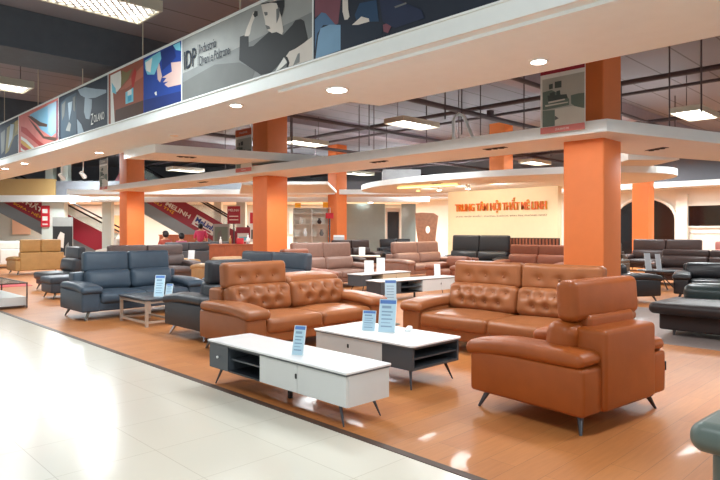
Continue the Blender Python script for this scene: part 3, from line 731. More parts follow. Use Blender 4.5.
sofa('sofa', 'black sofa with slim legs at right edge beyond the dark chaise', 'sofa', (13.2, 3.3), -75, 1.9, 2, BLACK, hr=['none', 'none'], legm=DMETAL)
sofa('sofa', 'long dark brown sofa in front of the white wall with the screen', 'sofa', (16.4, 4.7), -90, 2.7, 2, DKBROWN, hr=['up', 'up'], hh=.2)
sofa('sofa', 'dark brown leather sofa with a rolled headrest below the wall screen', 'sofa', (21.3, 7.4), -90, 2.6, 2, DKBROWN, hr=['up', 'up'], hh=.4)
sofa('sofa', 'rosy leather sofa at the far right edge below the wall screen', 'sofa', (23.6, 5.6), -90, 2.2, 2, PINKISH, hr=['up', 'up'])
sofa('armchair', 'dark recliner armchair with pale seat right of the nearest column', 'armchair', (17.2, 7.6), -90, 1.0, 1, leather('dark_olive', (66, 60, 52)), hr=['up'], hh=.34)
sofa('armchair', 'dark recliner armchair nearer the arch than its neighbour', 'armchair', (19.6, 8.6), -90, 1.0, 1, leather('dark_umber', (74, 58, 50)), hr=['up'], hh=.34)
# grey-green ottoman in the near corner
t = thing('ottoman', 'grey green leather ottoman cropped by the lower right corner', 'ottoman', (3.86, .42, 0), R(-3))
MB().cush((0, 0, .20), (.58, .46, .135), .06, seg=(3, 3, 1)).build('base', TEAL, t)
MB().cush((0, 0, .385), (.66, .54, .075), .07, puff=(0, 0, .03), seg=(6, 6, 1), arc=4).build('seat_pad', TEAL, t)
for sx in (-1, 1):
    for sy in (-1, 1): l = MB(); leg(l, sx*.48, sy*.36, .08, sx*.03, sy*.03); l.build('leg', METAL, t)

# ------------------------------------------------------------------ tables and cabinets
def tvstand(label, loc, rz, L, dep, mats=(GREYLQ, NICHE, WHITEB), secs=(.17, .26, .27, .30), z0=.15, z1=.385, support=True, order=1):
    """front edge centre at loc, front towards local -y; sections run from local -x to +x"""
    G, N, Wm = mats
    t = thing('tv_stand', label, 'tv stand', (loc[0], loc[1], 0), rz)
    h = L/2
    e = MB(); e.cush((0, dep/2, z1-.004), (h+.01, dep/2+.012, .008), .007, seg=(1, 1, 1), arc=1); tp = MB().cush((0, dep/2, z1+.010), (h+.012, dep/2+.014, .009), .006, seg=(1, 1, 1), arc=2).build('top', WHITE, t)
    e.build('top_edge', EDGE, tp)
    x = [-h, -h+L*secs[0], -h+L*(secs[0]+secs[1]), -h+L*(secs[0]+secs[1]+secs[2]), h]
    b = MB(); zt = z1-.013
    b.box((x[0], .02, z0), (x[1], dep, zt), 0)
    b.box((x[1], dep-.02, z0), (x[2], dep, zt), 1); b.box((x[1], .004, z0), (x[2], dep-.02, z0+.015), 1); b.box((x[1], .004, zt-.012), (x[2], dep-.02, zt), 1)
    b.box((x[2], .02, z0), (x[4], dep, zt), 2)
    b.build('body', [G, N, Wm], t)
    zm = (z0+zt)/2
    MB().box((x[1]+.001, .03, zm-.007), (x[2]-.001, dep-.021, zm+.007)).build('shelf', GREYLQ, t)
    d = MB().box((x[0]+.003, 0, z0+.003), (x[1]-.003, .019, zt-.003)).build('drawer', G, t)
    k = MB().lathe([(.001, .018), (.012, .017), (.012, .008), (.006, 0)], n=12).build('knob', KNOBW, d, loc=((x[0]+x[1])/2, 0, zm)); k.rotation_euler.x = R(90)
    for a, c, kx in ((x[2], x[3], x[3]-.04), (x[3], x[4], None)):
        d = MB().box((a+.003, 0, z0+.003), (c-.003, .019, zt-.003)).build('door', Wm, t)
        if kx:
            k = MB().cush((0, 0, 0), (.011, .004, .02), .008, seg=(1, 1, 1)).build('knob', KNOBB, d, loc=(x[3]-.012, -.004, zm+.02))
    for sx in (-1, 1):
        for yy, dy in ((.06, -.03), (dep-.06, .03)):
            l = MB(); leg(l, sx*(h-.13), yy, z0+.002, sx*.07, dy, .011); l.build('leg', DMETAL, t)
    if support: l = MB(); l.box((-.015, dep/2-.015, .0), (.015, dep/2+.015, z0+.002)); l.build('leg', RUBBER, t)
    return t
tvstand('long white and grey TV stand beside the tiled aisle', (2.885, 4.005), R(-90), 1.85, .44)
tvstand('cream and dark TV stand with white cards before the tall taupe sofa', (10.45, 9.75), 0, 1.7, .45, (GREYLQ, GREYLQ, CREAM), (.2, .22, .28, .3), .13, .385)
tvstand('dark and white TV stand behind the two tan sofas', (9.7, 8.05), R(-6), 2.25, .45, (GREYLQ, NICHE, WHITEB), (.24, .27, .25, .24), .13, .385)

# coffee table
t = thing('coffee_table', 'white and grey coffee table with open end shelf between the tan sofas', 'coffee table', (4.31, 4.05, 0), 0)
def rrect(hx, hy, r, n=6):
    out = []
    for cx, cy, a in ((hx-r, hy-r, 0), (-hx+r, hy-r, 90), (-hx+r, -hy+r, 180), (hx-r, -hy+r, 270)): out += arc(cx, cy, r, r, a, a+90, n)
    return out
tp = MB().prism(rrect(.36, .67, .04), .388, .402).build('top', WHITE, t)
MB().prism(rrect(.353, .663, .04), .376, .388).build('top_edge', EDGE, tp)
b = MB(); X0, X1, Y0, Y1, Z0, Z1 = -.335, .335, -.645, .645, .178, .376
ym = -.28
b.box((X0+.02, ym, Z0), (X1, Y1, Z1), 0)
b.box((X0, Y0, Z0), (X0+.025, ym, Z1), 1); b.box((X1-.025, Y0, Z0), (X1, ym, Z1), 1); b.box((X0+.025, Y0, Z0), (X1-.025, ym, Z0+.02), 1); b.box((X0+.025, Y0, Z1-.015), (X1-.025, ym, Z1), 1); b.box((X0+.025, ym-.02, Z0+.02), (X1-.025, ym, Z1-.015), 2)
b.build('body', [WHITEB, GREYLQ, NICHE], t)
MB().box((X0+.026, Y0+.01, .27), (X1-.026, ym-.021, .283)).build('shelf', GREYLQ, t)
d = MB().box((X0, ym+.004, Z0+.004), (X0+.019, Y1, Z1-.004)).build('drawer', WHITEB, t)
MB().cush((0, 0, 0), (.004, .012, .02), .008, seg=(1, 1, 1)).build('knob', KNOBB, d, loc=(X0-.004, .17, .29))
for sx in (-1, 1):
    for sy in (-1, 1): l = MB(); leg(l, sx*.24, sy*.54, Z0+.002, sx*.06, sy*.06, .012); l.build('leg', DMETAL, t)

# metal framed coffee table in front of the blue grey sofa
t = thing('coffee_table', 'dark topped coffee table on a square metal frame at left', 'coffee table', (4.12, 8.85, 0), 0)
MB().cush((0, 0, .395), (.26, .48, .016), .008, seg=(1, 1, 1), arc=1).build('top', GREYLQ, t)
FRM = mat('brushed_frame', (206, 190, 174), .4, metal=.4)
for sx in (-1, 1):
    for sy in (-1, 1): MB().box((sx*.225-.02, sy*.44-.02, 0), (sx*.225+.02, sy*.44+.02, .379)).build('leg', FRM, t)
fr = MB()
for z in (.06, .35):
    for sx in (-1, 1): fr.box((sx*.225-.015, -.42, z-.015), (sx*.225+.015, .42, z+.015))
    for sy in (-1, 1): fr.box((-.205, sy*.44-.015, z-.015), (.205, sy*.44+.015, z+.015))
fr.build('frame', FRM, t)

# framed display table at the left edge
t = thing('display_table', 'low display table with thin dark frame and white panel at left edge', 'table', (3.07, 12.95, 0), 0)
fr = MB(); hx, hy = .26, .85
for sx in (-1, 1):
    for sy in (-1, 1): fr.box((sx*hx-.01, sy*hy-.01, 0), (sx*hx+.01, sy*hy+.01, .46))
for z in (.03, .45):
    for sx in (-1, 1): fr.box((sx*hx-.01, -hy+.01, z-.01), (sx*hx+.01, hy-.01, z+.01))
    for sy in (-1, 1): fr.box((-hx+.01, sy*hy-.01, z-.01), (hx-.01, sy*hy+.01, z+.01))
fr.build('frame', STRIP, t)
MB().box((-hx+.012, -hy+.012, .045), (hx-.012, hy-.012, .2)).build('drawer_box', WHITEB, t)
MB().box((-hx+.012, -hy+.012, .441), (hx-.012, hy-.012, .452)).build('glass_top', mat('clear_glass', (225, 235, 232), .03, trans=.9, alpha=.6), t)
o = MB().prism([(-.75, -.5), (.65, -.6), (.75, .5), (-.6, .55)], 0, .008).build('floor_mat', RED, loc=(4.1, 17.4, 0)); tag(o, 'red floor mat behind the display table at far left', 'mat')

# round side table at right
def round_table(label, loc, r, h, topm, cross=True):
    t = thing('side_table', label, 'table', (loc[0], loc[1], 0), 0)
    MB().lathe([(.001, h-.03), (r-.01, h-.03), (r, h-.02), (r, h), (.001, h)], n=28).build('top', topm, t)
    for k in range(4):
        a = PI/4+k*PI/2
        MB().tube([(r*.62*math.cos(a), r*.62*math.sin(a), .012), (-r*.12*math.cos(a), -r*.12*math.sin(a), h-.03)], .014, n=8).build('leg', DMETAL, t)
round_table('dark round table on crossed slim legs beyond the nearest column', (15.3, 5.25), .52, .46, NICHE)

def plain_table(label, loc, rz, sx, sy, h, topm, legm):
    t = thing('dining_table', label, 'table', (loc[0], loc[1], 0), rz)
    MB().cush((0, 0, h-.02), (sx, sy, .02), .01, seg=(1, 1, 1), arc=1).build('top', topm, t)
    for a in (-1, 1):
        for b in (-1, 1): MB().box((a*(sx-.08)-.03, b*(sy-.08)-.03, 0), (a*(sx-.08)+.03, b*(sy-.08)+.03, h-.04)).build('leg', legm, t)
plain_table('pale topped dining table in the distance before the glass door', (16.6, 18.6), DZ, .8, .45, .75, CREAM, DMETAL)
plain_table('pale low table in front of the distant black sofas', (14.6, 14.9), DZ, .7, .4, .55, PAINT, DMETAL)

# ------------------------------------------------------------------ price cards
def card(label, loc, rz, w, h, m=CARDB, head=CARDH, easel=True, group='price cards'):
    t = thing('price_card', label, 'price card', loc, rz, group)
    th = R(-15)
    c = MB().box((-w/2, 0, 0), (w/2, .004, h), 0)
    c.box((-w/2+.006, -.001, h*.86), (w/2-.006, 0, h*.97), 1)
    for k, (a, b) in enumerate(((.72, .8), (.6, .64), (.5, .54), (.38, .42), (.28, .3), (.16, .2))): c.box((-w*.34, -.001, h*a), (w*(.3 if k % 2 else .2), 0, h*b), 2)
    c.box((-w/2, -.0006, 0), (-w/2+.006, 0, h), 3); c.box((w/2-.006, -.0006, 0), (w/2, 0, h), 3)
    o = c.build('card', [m, head, INKG if m is CARDB else m, CARDW], t); o.rotation_euler.x = th
    e = MB().box((-w/2, .0, 0), (w/2, h*.38, .004)).build('foot', CARDW, t)
    return t
CR = -R(45)
card('pale blue price card standing on the long white TV stand', (3.0, 3.78, .404), -R(66), .105, .24)
card('smaller left pale blue price card on the white coffee table', (4.25, 4.22, .402), -R(62), .14, .205)
card('larger pale blue price card on the white coffee table', (4.31, 4.03, .402), -R(62), .175, .33)
o = MB().cush((0, 0, .018), (.05, .03, .018), .015, seg=(2, 2, 1), fn=lambda p, u: (p.x, p.y, p.z+.012*math.sin(p.x*60))).build('crumpled_paper', CARDW, loc=(4.53, 3.93, .405), rz=.4)
tag(o, 'small white crumpled paper beside the larger price card', 'paper')
t = thing('sign_stand', 'pale blue price card on a slim floor stand behind the coffee table', 'sign stand', (6.62, 6.1, 0), CR)
MB().lathe([(.14, 0), (.14, .01), (.02, .02), (.012, .03)], n=16).build('foot', METAL, t); MB().tube([(0, .012, .02), (0, .012, .5)], .008).build('pole', METAL, t)
c = MB().box((-.085, 0, .36), (.085, .006, .67), 0); c.box((-.08, -.001, .62), (.08, 0, .66), 1)
for k in range(5): c.box((-.06, -.001, .40+.042*k), (.05, 0, .412+.042*k), 2)
c.build('card', [CARDB, CARDH, INKG], t)
card('taller pale card on the metal framed coffee table', (4.16, 8.58, .411), CR, .15, .33, group='cards on the metal framed table')
card('shorter pale card on the metal framed coffee table', (4.25, 8.45, .411), CR-.2, .11, .2, group='cards on the metal framed table')
card('left white card on the cream and dark TV stand', (10.15, 10.05, .404), CR, .22, .3, CARDW, CARDW)
card('right white card on the cream and dark TV stand', (10.45, 9.95, .404), CR, .2, .36, CARDW, CARDW)
card('white card on the dark and white TV stand behind the tan sofas', (10.35, 8.15, .404), CR, .13, .28, CARDW, CARDW)
card('left grey card on the dark round table', (15.0, 5.42, .46), CR, .14, .42, CARDG, CARDG)
card('right grey card on the dark round table', (15.2, 5.25, .46), CR, .12, .4, CARDG, CARDG)
card('white card on the arm of the dark taupe sofa', (8.4, 15.35, .61), CR, .18, .26, CARDW, CARDW)
card('white card on the pale low table among the distant sofas', (14.6, 14.8, .55), CR, .22, .3, CARDW, CARDW)
card('white card on the pale topped dining table', (16.8, 18.4, .75), CR, .45, .5, CARDG, CARDW)

# ------------------------------------------------------------------ sign wall
t = thing('sign_wall', 'cream partition wall with raised orange lettering', 'sign wall', (0, 0, 0))
SX = 17.9
MB().box((SX, 9.25, 0), (SX+.25, 13.6, 2.93)).build('panel', mat('cream_wall', (246, 230, 190), .6), t)
LETTER = mat('orange_letters', (232, 104, 22), .4); LEDGE = mat('yellow_letter_edge', (246, 190, 50), .4)
def put(xf, y0, z0): return lambda u, v, w: (xf-w, y0-u, z0+v)
text('lettering', 'TRUNG TÂM NỘI THẤT MÊ LINH', LEDGE, t, 3.62, .50, .05, put(SX-.001, 13.24, 2.03), bold=.02)
text('lettering', 'TRUNG TÂM NỘI THẤT MÊ LINH', LETTER, t, 3.60, .49, .03, put(SX-.052, 13.23, 2.035), bold=.008)
text('tagline', 'SOFA NHẬP KHẨU - PHÒNG KHÁCH, BÀN ĂN, PHÒNG NGỦ', mat('tagline_ink', (150, 110, 70), .5), t, 3.6, .09, .01, put(SX-.001, 13.24, 1.88))
for y in (12.9, 11.5, 10.1): 
    s_ = area('sign_fill', (SX-2.2, y, 2.74), .8, .3, 22, (1, .97, .9), (0, R(-62), 0));  # invisible area lights added to brighten the sign wall
# slatted low cabinet right of the black sofa
t = thing('slatted_partition', 'low dark slatted partition at the foot of the sign wall', 'partition', (17.3, 9.9, 0))
MB().box((0, -1.0, 0), (.06, 1.0, 1.18)).build('panel', DKBROWN, t)
sl = MB()
for k in range(17): sl.box((-.03, -.98+.117*k, .02), (-.0, -.92+.117*k, 1.16))
sl.build('slats', BROWN, t)
# carved wooden sculpture
out = [(-.42, 0), (.36, 0), (.40, .5), (.30, 1.1), (.36, 1.6), (.42, 2.05), (-.45, 2.1), (-.42, 1.5), (-.34, 1.0)]
t = thing('wooden_sculpture', 'tall carved wooden slab with an oval hole left of the sign wall', 'sculpture', (17.35, 14.15, 0), -R(60))
mb = MB(); hole = [(.09*math.cos(a)+.02, 1.45+.14*math.sin(a)) for a in [2*PI*i/18 for i in range(18)]]
ring = []
for hx, hz in hole:
    d = Vector((hx-.02, hz-1.45)).normalized(); best = None
    for i in range(len(out)):
        a, b = Vector(out[i]), Vector(out[(i+1) % len(out)]); e = b-a; o_ = Vector((.02, 1.45))
        den = d.x*e.y-d.y*e.x
        if abs(den) < 1e-9: continue
        tt = ((a.x-o_.x)*e.y-(a.y-o_.y)*e.x)/den; uu = ((a.x-o_.x)*d.y-(a.y-o_.y)*d.x)/den
        if tt > 0 and -1e-6 <= uu <= 1+1e-6 and (best is None or tt < best[0]): best = (tt, o_+d*tt)
    ring.append(best[1])
N = len(hole); vs = [(x, 0, z) for x, z in hole]+[(p.x, 0, p.y) for p in ring]+[(x, .1, z) for x, z in hole]+[(p.x, .1, p.y) for p in ring]
fs = []
for i in range(N):
    j = (i+1) % N
    fs += [(i, j, N+j, N+i), (2*N+i, 3*N+i, 3*N+j, 2*N+j), (i, 2*N+i, 2*N+j, j), (N+i, N+j, 3*N+j, 3*N+i)]
mb.add(vs, fs); mb.build('slab', WOODL, t)
MB().box((-.55, -.12, 0), (.55, .22, .05)).build('plinth', WHITEB, t)

# ------------------------------------------------------------------ right far wall: arch and screen
t = MB(); pts = [(8.8, 0), (8.8, 1.9)]+[(10.1-1.3*math.cos(a), 1.9+.95*math.sin(a)) for a in [PI*i/16 for i in range(1, 16)]]+[(11.4, 1.9), (11.4, 0)]
t.hprism(pts, 'x', 27.44, 27.5)
struct(t.build('arch_shade', SCREEN))  # black sheet stands in for the shade inside the arched opening
fr = MB()
for (a0, a1) in zip(pts[:-1], pts[1:]): fr.tube([(27.42, a0[0], a0[1]), (27.42, a1[0], a1[1])], .07, n=6)
struct(fr.build('trim_4', WALLW))
pil = MB()
for y in (8.55, 11.65): pil.box((27.3, y-.22, 0), (27.5, y+.22, 2.95))
struct(pil.build('trim_5', WALLW))
t = thing('wall_screen', 'black flat screen in a white moulded frame on the right far wall', 'screen', (27.5, 7.55, 2.03))
MB().box((-.05, -.82, -.42), (0, .82, .42)).build('panel', SCREEN, t)
fr = MB(); fr.box((-.08, -.92, .42), (0, .92, .5)); fr.box((-.08, -.92, -.5), (0, .92, -.42)); fr.box((-.08, -.92, -.42), (0, -.82, .42)); fr.box((-.08, .82, -.42), (0, .92, .42)); fr.build('frame', WALLW, t)
for y0, y1, z0, z1 in ((6.5, 8.3, .3, 1.35),):
    m = MB(); 
    for a, b, c, d in ((y0, y1, z1-.05, z1), (y0, y1, z0, z0+.05), (y0, y0+.05, z0, z1), (y1-.05, y1, z0, z1)): m.box((27.46, a, c), (27.5, b, d))
    struct(m.build('trim_6', PAINT))

# ------------------------------------------------------------------ far wing: mezzanine edge, pillars, escalators
def dbox(name, a0, a1, d0, d1, z0, z1, m):
    x, y = dg((a0+a1)/2, (d0+d1)/2)
    return MB().box((-(a1-a0)/2, -(d1-d0)/2, z0), ((a1-a0)/2, (d1-d0)/2, z1)).build(name, m, None, (x, y, 0), DZ)
struct(dbox('trim_7', -22, 3.4, 29.3, 29.6, 2.82, 3.15, FASCIA))
struct(dbox('ceiling_mezzanine', -22, 3.4, 29.6, 36.5, 3.0, 3.15, PAINT))
struct(dbox('wall_parapet', -14.9, 3.4, 29.4, 29.55, 3.15, 3.85, WALLD))
o = dbox('fascia_board', -22, -14.92, 29.3, 29.5, 3.15, 3.95, GOLDW); tag(o, 'golden yellow fascia board above the mezzanine edge at far left', 'board')
for a in (-16, -10, -3, 0.5): 
    x, y = dg(a, 33); area('mezzanine_fill', (x, y, 2.95), 3.5, 2.5, 380, (.95, 1, .98))  # unseen broad lights added to brighten the space below the mezzanine
for a in (-15.2, -12.55, -5.9):
    w_ = .55 if a == -15.2 else .22
    struct(dbox('pillar', a-w_, a+w_, 29.7, 30.1, 0, 2.99, PILLAR))
for a in (-15.5, -14.75):
    struct(dbox('pillar', a-.18, a+.18, 29.9, 30.3, 3.16, CZ, PILLAR))
struct(dbox('pillar', -7.9, -7.5, 32.4, 32.8, 0, 2.99, PILLAR))
# glass shopfront with a door
struct(dbox('window_1', -1.0, 1.3, 31.2, 31.3, 0, 2.82, GLASSG))
struct(dbox('window_2', 2.15, 2.9, 31.2, 31.3, 0, 2.82, GLASSG))
struct(dbox('door_2', 1.4, 2.05, 31.2, 31.28, 0, 2.4, NICHE))
d = MB()
x, y = dg(1.72, 31.15)
for a, b, z0, z1 in ((-.4, -.3, 0, 2.5), (.3, .4, 0, 2.5), (-.4, .4, 2.4, 2.6)): d.box((a, -.05, z0), (b, .05, z1))
struct(d.build('trim_8', PAINT, None, (x, y, 0), DZ))

def escalator(label, a_low, d, slope, length, word, sub, logo, tx, tw, tn, th):
    """steps descend towards +a; a_low = foot position"""
    x, y = dg(a_low, d)
    t = thing('escalator', label, 'escalator', (x, y, 0), DZ)
    ca, sa = math.cos(slope), math.sin(slope)
    P = lambda s_, n_: (-s_*ca+n_*sa, s_*sa+n_*ca)          # s up the incline, n normal to it
    def para(s0, s1, n0, n1): return [P(s0, n0), P(s1, n0), P(s1, n1), P(s0, n1)]
    MB().hprism(para(0, length, .12, 1.12), 'y', -.03, 0).build('side_panel', MAROON, t)
    MB().hprism(para(.4, length, -.45, .12), 'y', .0, 1.2).build('truss', STEEL, t)
    MB().hprism(para(0, length, .12, .5), 'y', .02, 1.2).build('steps', RUBBER, t)
    MB().hprism(para(0, length, 1.12, 1.5), 'y', .02, .04).build('balustrade', mat('balustrade_glass', (170, 186, 180), .1, alpha=.35), t)
    for yy in (.03, 1.15):
        MB().tube([(P(0, 1.53)[0], yy, P(0, 1.53)[1]), (P(length, 1.53)[0], yy, P(length, 1.53)[1])], .045).build('handrail', RUBBER, t)
    def lay(s0, n0): return lambda u, v, w: (P(s0-u, n0+v)[0], -.032-w, P(s0-u, n0+v)[1])
    text('lettering', word, PWHT, t, tw, th, .01, lay(tx, tn), bold=.03)
    text('tagline', sub[0], YEL, t, sub[2], sub[4], .01, lay(sub[1], sub[3]), bold=.02)
    if logo:
        s0, s1, n0, n1 = logo
        b = MB().hprism(para(s0, s1, n0, n1), 'y', -.06, -.03).build('logo_plate', PWHT, t)
        text('logo_lettering', 'MeLinh', PBLUE, b, (s1-s0)*.86, .26, .01, lambda u, v, w: (P(s1-.08-u, n0+.2+v)[0], -.062-w, P(s1-.08-u, n0+.2+v)[1]), bold=.04)
        MB().hprism(para(s0+.15, s1-.15, n0+.06, n0+.13), 'y', -.065, -.06).build('logo_bar', MAROON, b)
    return t
escalator('red sided escalator descending behind the woman in pink at left', -6.1, 30.3, R(30), 7.4, 'NỘI THẤT MELINH', ('SIÊU THỊ', 5.4, 1.4, .26, .2), (1.75, 2.95, .33, .87), 6.6, 3.4, .42, .42)
escalator('red sided escalator at far left with white and yellow lettering', -13.15, 31.0, R(27.5), 7.0, 'NỘI THẤT', ('SOFA - NỆM', 5.5, 1.7, .24, .2), None, 6.2, 2.2, .5, .4)
# bright advertisement panel and coloured panels on the far wall
for a0, a1, z0, z1, m, lab in ((-17.3, -15.6, 2.25, 2.95, PWHT, 'bright pale lightbox panel on the far wall above the slanting handrails'), (-21.1, -20.0, 1.2, 2.4, mat('salmon', (232, 190, 160), .6), 'salmon panel on the far wall at the left edge'), (-15.4, -14.5, 1.3, 2.35, mat('peach', (230, 170, 120), .6), 'peach panel on the far wall left of the farthest column'), (-4.3, -3.2, 1.2, 2.6, WALLG, 'pale board on the far wall behind the red standees')):
    x, y = dg((a0+a1)/2, 36.4)
    t = thing('wall_panel', lab, 'wall panel', (x, y, 0), DZ)
    MB().box(((a0-a1)/2, 0, z0), ((a1-a0)/2, .05, z1)).build('board', m, t)
# poster stand
def standee(label, a, d, w, z0, z1, m, top=None, word=None, wm=PWHT, cat='standee', name='standee', pic=None, foot=True):
    x, y = dg(a, d)
    t = thing(name, label, cat, (x, y, 0), DZ)
    MB().box((-w/2, 0, z0), (w/2, .05, z1)).build('board', m, t)
    if foot: MB().box((-w/2, -.05, 0), (w/2, .3, .03)).build('foot', DMETAL, t)
    if z0 > .03 and foot:
        l = MB(); l.box((-.03, .02, .03), (.03, .05, z0)); l.build('post', DMETAL, t)
    if pic:
        p = MB()
        for k, (pts, mi) in enumerate(pic[1]): p.hprism([(-w/2+w*u, z0+(z1-z0)*v) for u, v in pts], 'y', -.002-.001*k, -.001-.001*k, mi)
        p.build('print', pic[0], t)
    if word: text('lettering', word, wm, t, w*.8, (z1-z0)*.14, .004, lambda u, v, q: (-w*.4+u, -.008-q, z0+(z1-z0)*.7+v))
    return t
standee('black and white poster stand behind the camel sofa at far left', -11.9, 24.0, .8, .3, 1.95, PLGREY, pic=([PBLACK, PSKIN, PGREY], [([(.02, .0), (1, .0), (1, .78), (.02, .78)], 0), ([(.25, .3), (.55, .25), (.6, .6), (.4, .65), (.25, .5)], 1), ([(.6, 0), (.9, 0), (.8, .4), (.65, .3)], 2)]))
standee('pink vertical sign on the pale pillar at far left', -15.55, 29.62, .42, 1.6, 2.65, RED, foot=False, name='hanging_sign', cat='sign', pic=([PWHT], [([(.2, .1), (.8, .1), (.8, .16), (.2, .16)], 0), ([(.2, .3), (.8, .3), (.8, .5), (.2, .5)], 0), ([(.2, .65), (.8, .65), (.8, .85), (.2, .85)], 0)]))
standee('tall maroon sign left of the second orange column', -6.1, 29.0, .62, 1.75, 2.6, MAROON, word='MELINH', pic=([PWHT], [([(.15, .2), (.85, .2), (.85, .25), (.15, .25)], 0), ([(.15, .4), (.85, .4), (.85, .45), (.15, .45)], 0)]))
standee('red and white standee nearest the second orange column', -4.75, 27.0, .5, .9, 2.3, PWHT, pic=([RED, PDG], [([(.1, .6), (.9, .6), (.9, .95), (.1, .95)], 0), ([(.2, .1), (.8, .1), (.8, .4), (.2, .4)], 1)]))
standee('maroon information board beside the counter left of the second column', -4.6, 23.6, .55, .6, 1.55, MAROON, pic=([PWHT, PCY], [([(.1, .4), (.9, .4), (.9, .75), (.1, .75)], 0), ([(.2, .45), (.8, .45), (.8, .6), (.2, .6)], 1)]))
standee('grey picture board beside the maroon sign at left', -5.9, 25.5, .7, .5, 1.7, PLGREY, pic=([PDG, PGN], [([(.1, .1), (.9, .1), (.9, .9), (.1, .9)], 1), ([(.2, .3), (.6, .3), (.5, .8), (.3, .7)], 0)]))
standee('small gold vertical sign hung left of the second orange column', -3.0, 29.0, .28, 2.15, 2.75, YEL)

# reception counter and low wooden counter
def counter(label, x, y, rz, w, d, h, m):
    t = thing('counter', label, 'counter', (x, y, 0), rz)
    MB().box((-w/2, 0, .06), (w/2, d, h-.04)).build('body', m, t)
    MB().box((-w/2-.03, -.03, h-.04), (w/2+.03, d+.03, h)).build('top', m, t)
    MB().box((-w/2+.04, .04, 0), (w/2-.04, d-.04, .06)).build('plinth', DMETAL, t)
    for k in range(3): MB().box((-w/2+.03+k*(w-.06)/3+.01, -.012, .1), (-w/2+.03+(k+1)*(w-.06)/3-.01, 0, h-.08)).build('door', m, t)
    return t
x, y = dg(-7.9, 26.6); counter('orange wooden reception counter behind the seated people', x, y, DZ, 2.0, .6, 1.24, WOODC)
x, y = dg(-3.85, 18.3); counter('reddish wooden counter left of the second orange column', x, y, DZ, 1.5, .5, 1.0, WOODC)
def bottle(label, a, d, z, m, h=.22, r=.04):
    x, y = dg(a, d); o = MB().lathe([(.001, 0), (r, 0), (r, h*.6), (r*.4, h*.75), (r*.4, h), (.001, h)], n=12).build('bottle', m, loc=(x, y, z)); tag(o, label, 'bottle', 'bottles on the wooden counter')
bottle('white bottle on the reddish wooden counter, leftmost', -4.3, 18.5, 1.0, PWHT)
bottle('tan bottle in the middle of the reddish wooden counter', -4.0, 18.5, 1.0, CAMEL, .26)
bottle('white bottle at the right end of the reddish wooden counter', -3.45, 18.5, 1.0, CARDW, .28, .06)
x, y = dg(-3.7, 18.55); o = MB().cush((0, 0, .09), (.1, .07, .09), .01, seg=(1, 1, 1), arc=1).build('gift_box', RED, loc=(x, y, 1.0), rz=DZ); tag(o, 'small red box on the reddish wooden counter', 'box')

# white shelf with ornaments right of the second column
x, y = dg(-2.2, 27.2)
t = thing('shelf_unit', 'white open shelf unit right of the second orange column', 'shelf', (x, y, 0), DZ)
for xx in (-.85, -.01, .83): MB().box((xx, 0, 0), (xx+.03, .4, 2.45)).build('upright', PAINT, t)
MB().box((-.82, .38, .02), (.83, .4, 2.43)).build('back_panel', PAINT, t)
for z in (.05, .6, 1.15, 1.7, 2.2, 2.43): MB().box((-.85, 0, z), (.86, .38, z+.025)).build('shelf', PAINT, t)
for dx, z, hgt, m, lab in ((-.5, 1.725, .3, PWHT, 'white vase on the upper left of the shelf unit'), (.35, 1.725, .26, DKBROWN, 'dark vase on the upper right of the shelf unit'), (-.3, 1.175, .34, CARDW, 'white ornament on the lower left of the shelf unit'), (.45, 1.175, .3, PGREY, 'grey vase on the lower right of the shelf unit')):
    xx, yy = dg(-2.2+dx, 27.35)
    o = MB().lathe([(.001, 0), (.06, 0), (.11, hgt*.4), (.05, hgt*.8), (.065, hgt), (.001, hgt)], n=14).build('vase', m, loc=(xx, yy, z)); tag(o, lab, 'vase', 'ornaments on the white shelf unit')
standee('small red sign at the right of the white shelf unit', -1.35, 26.6, .35, 1.95, 2.2, RED)
standee('golden panel above the shelf near the second row orange column', -1.55, 29.2, .5, 2.35, 2.8, YEL)

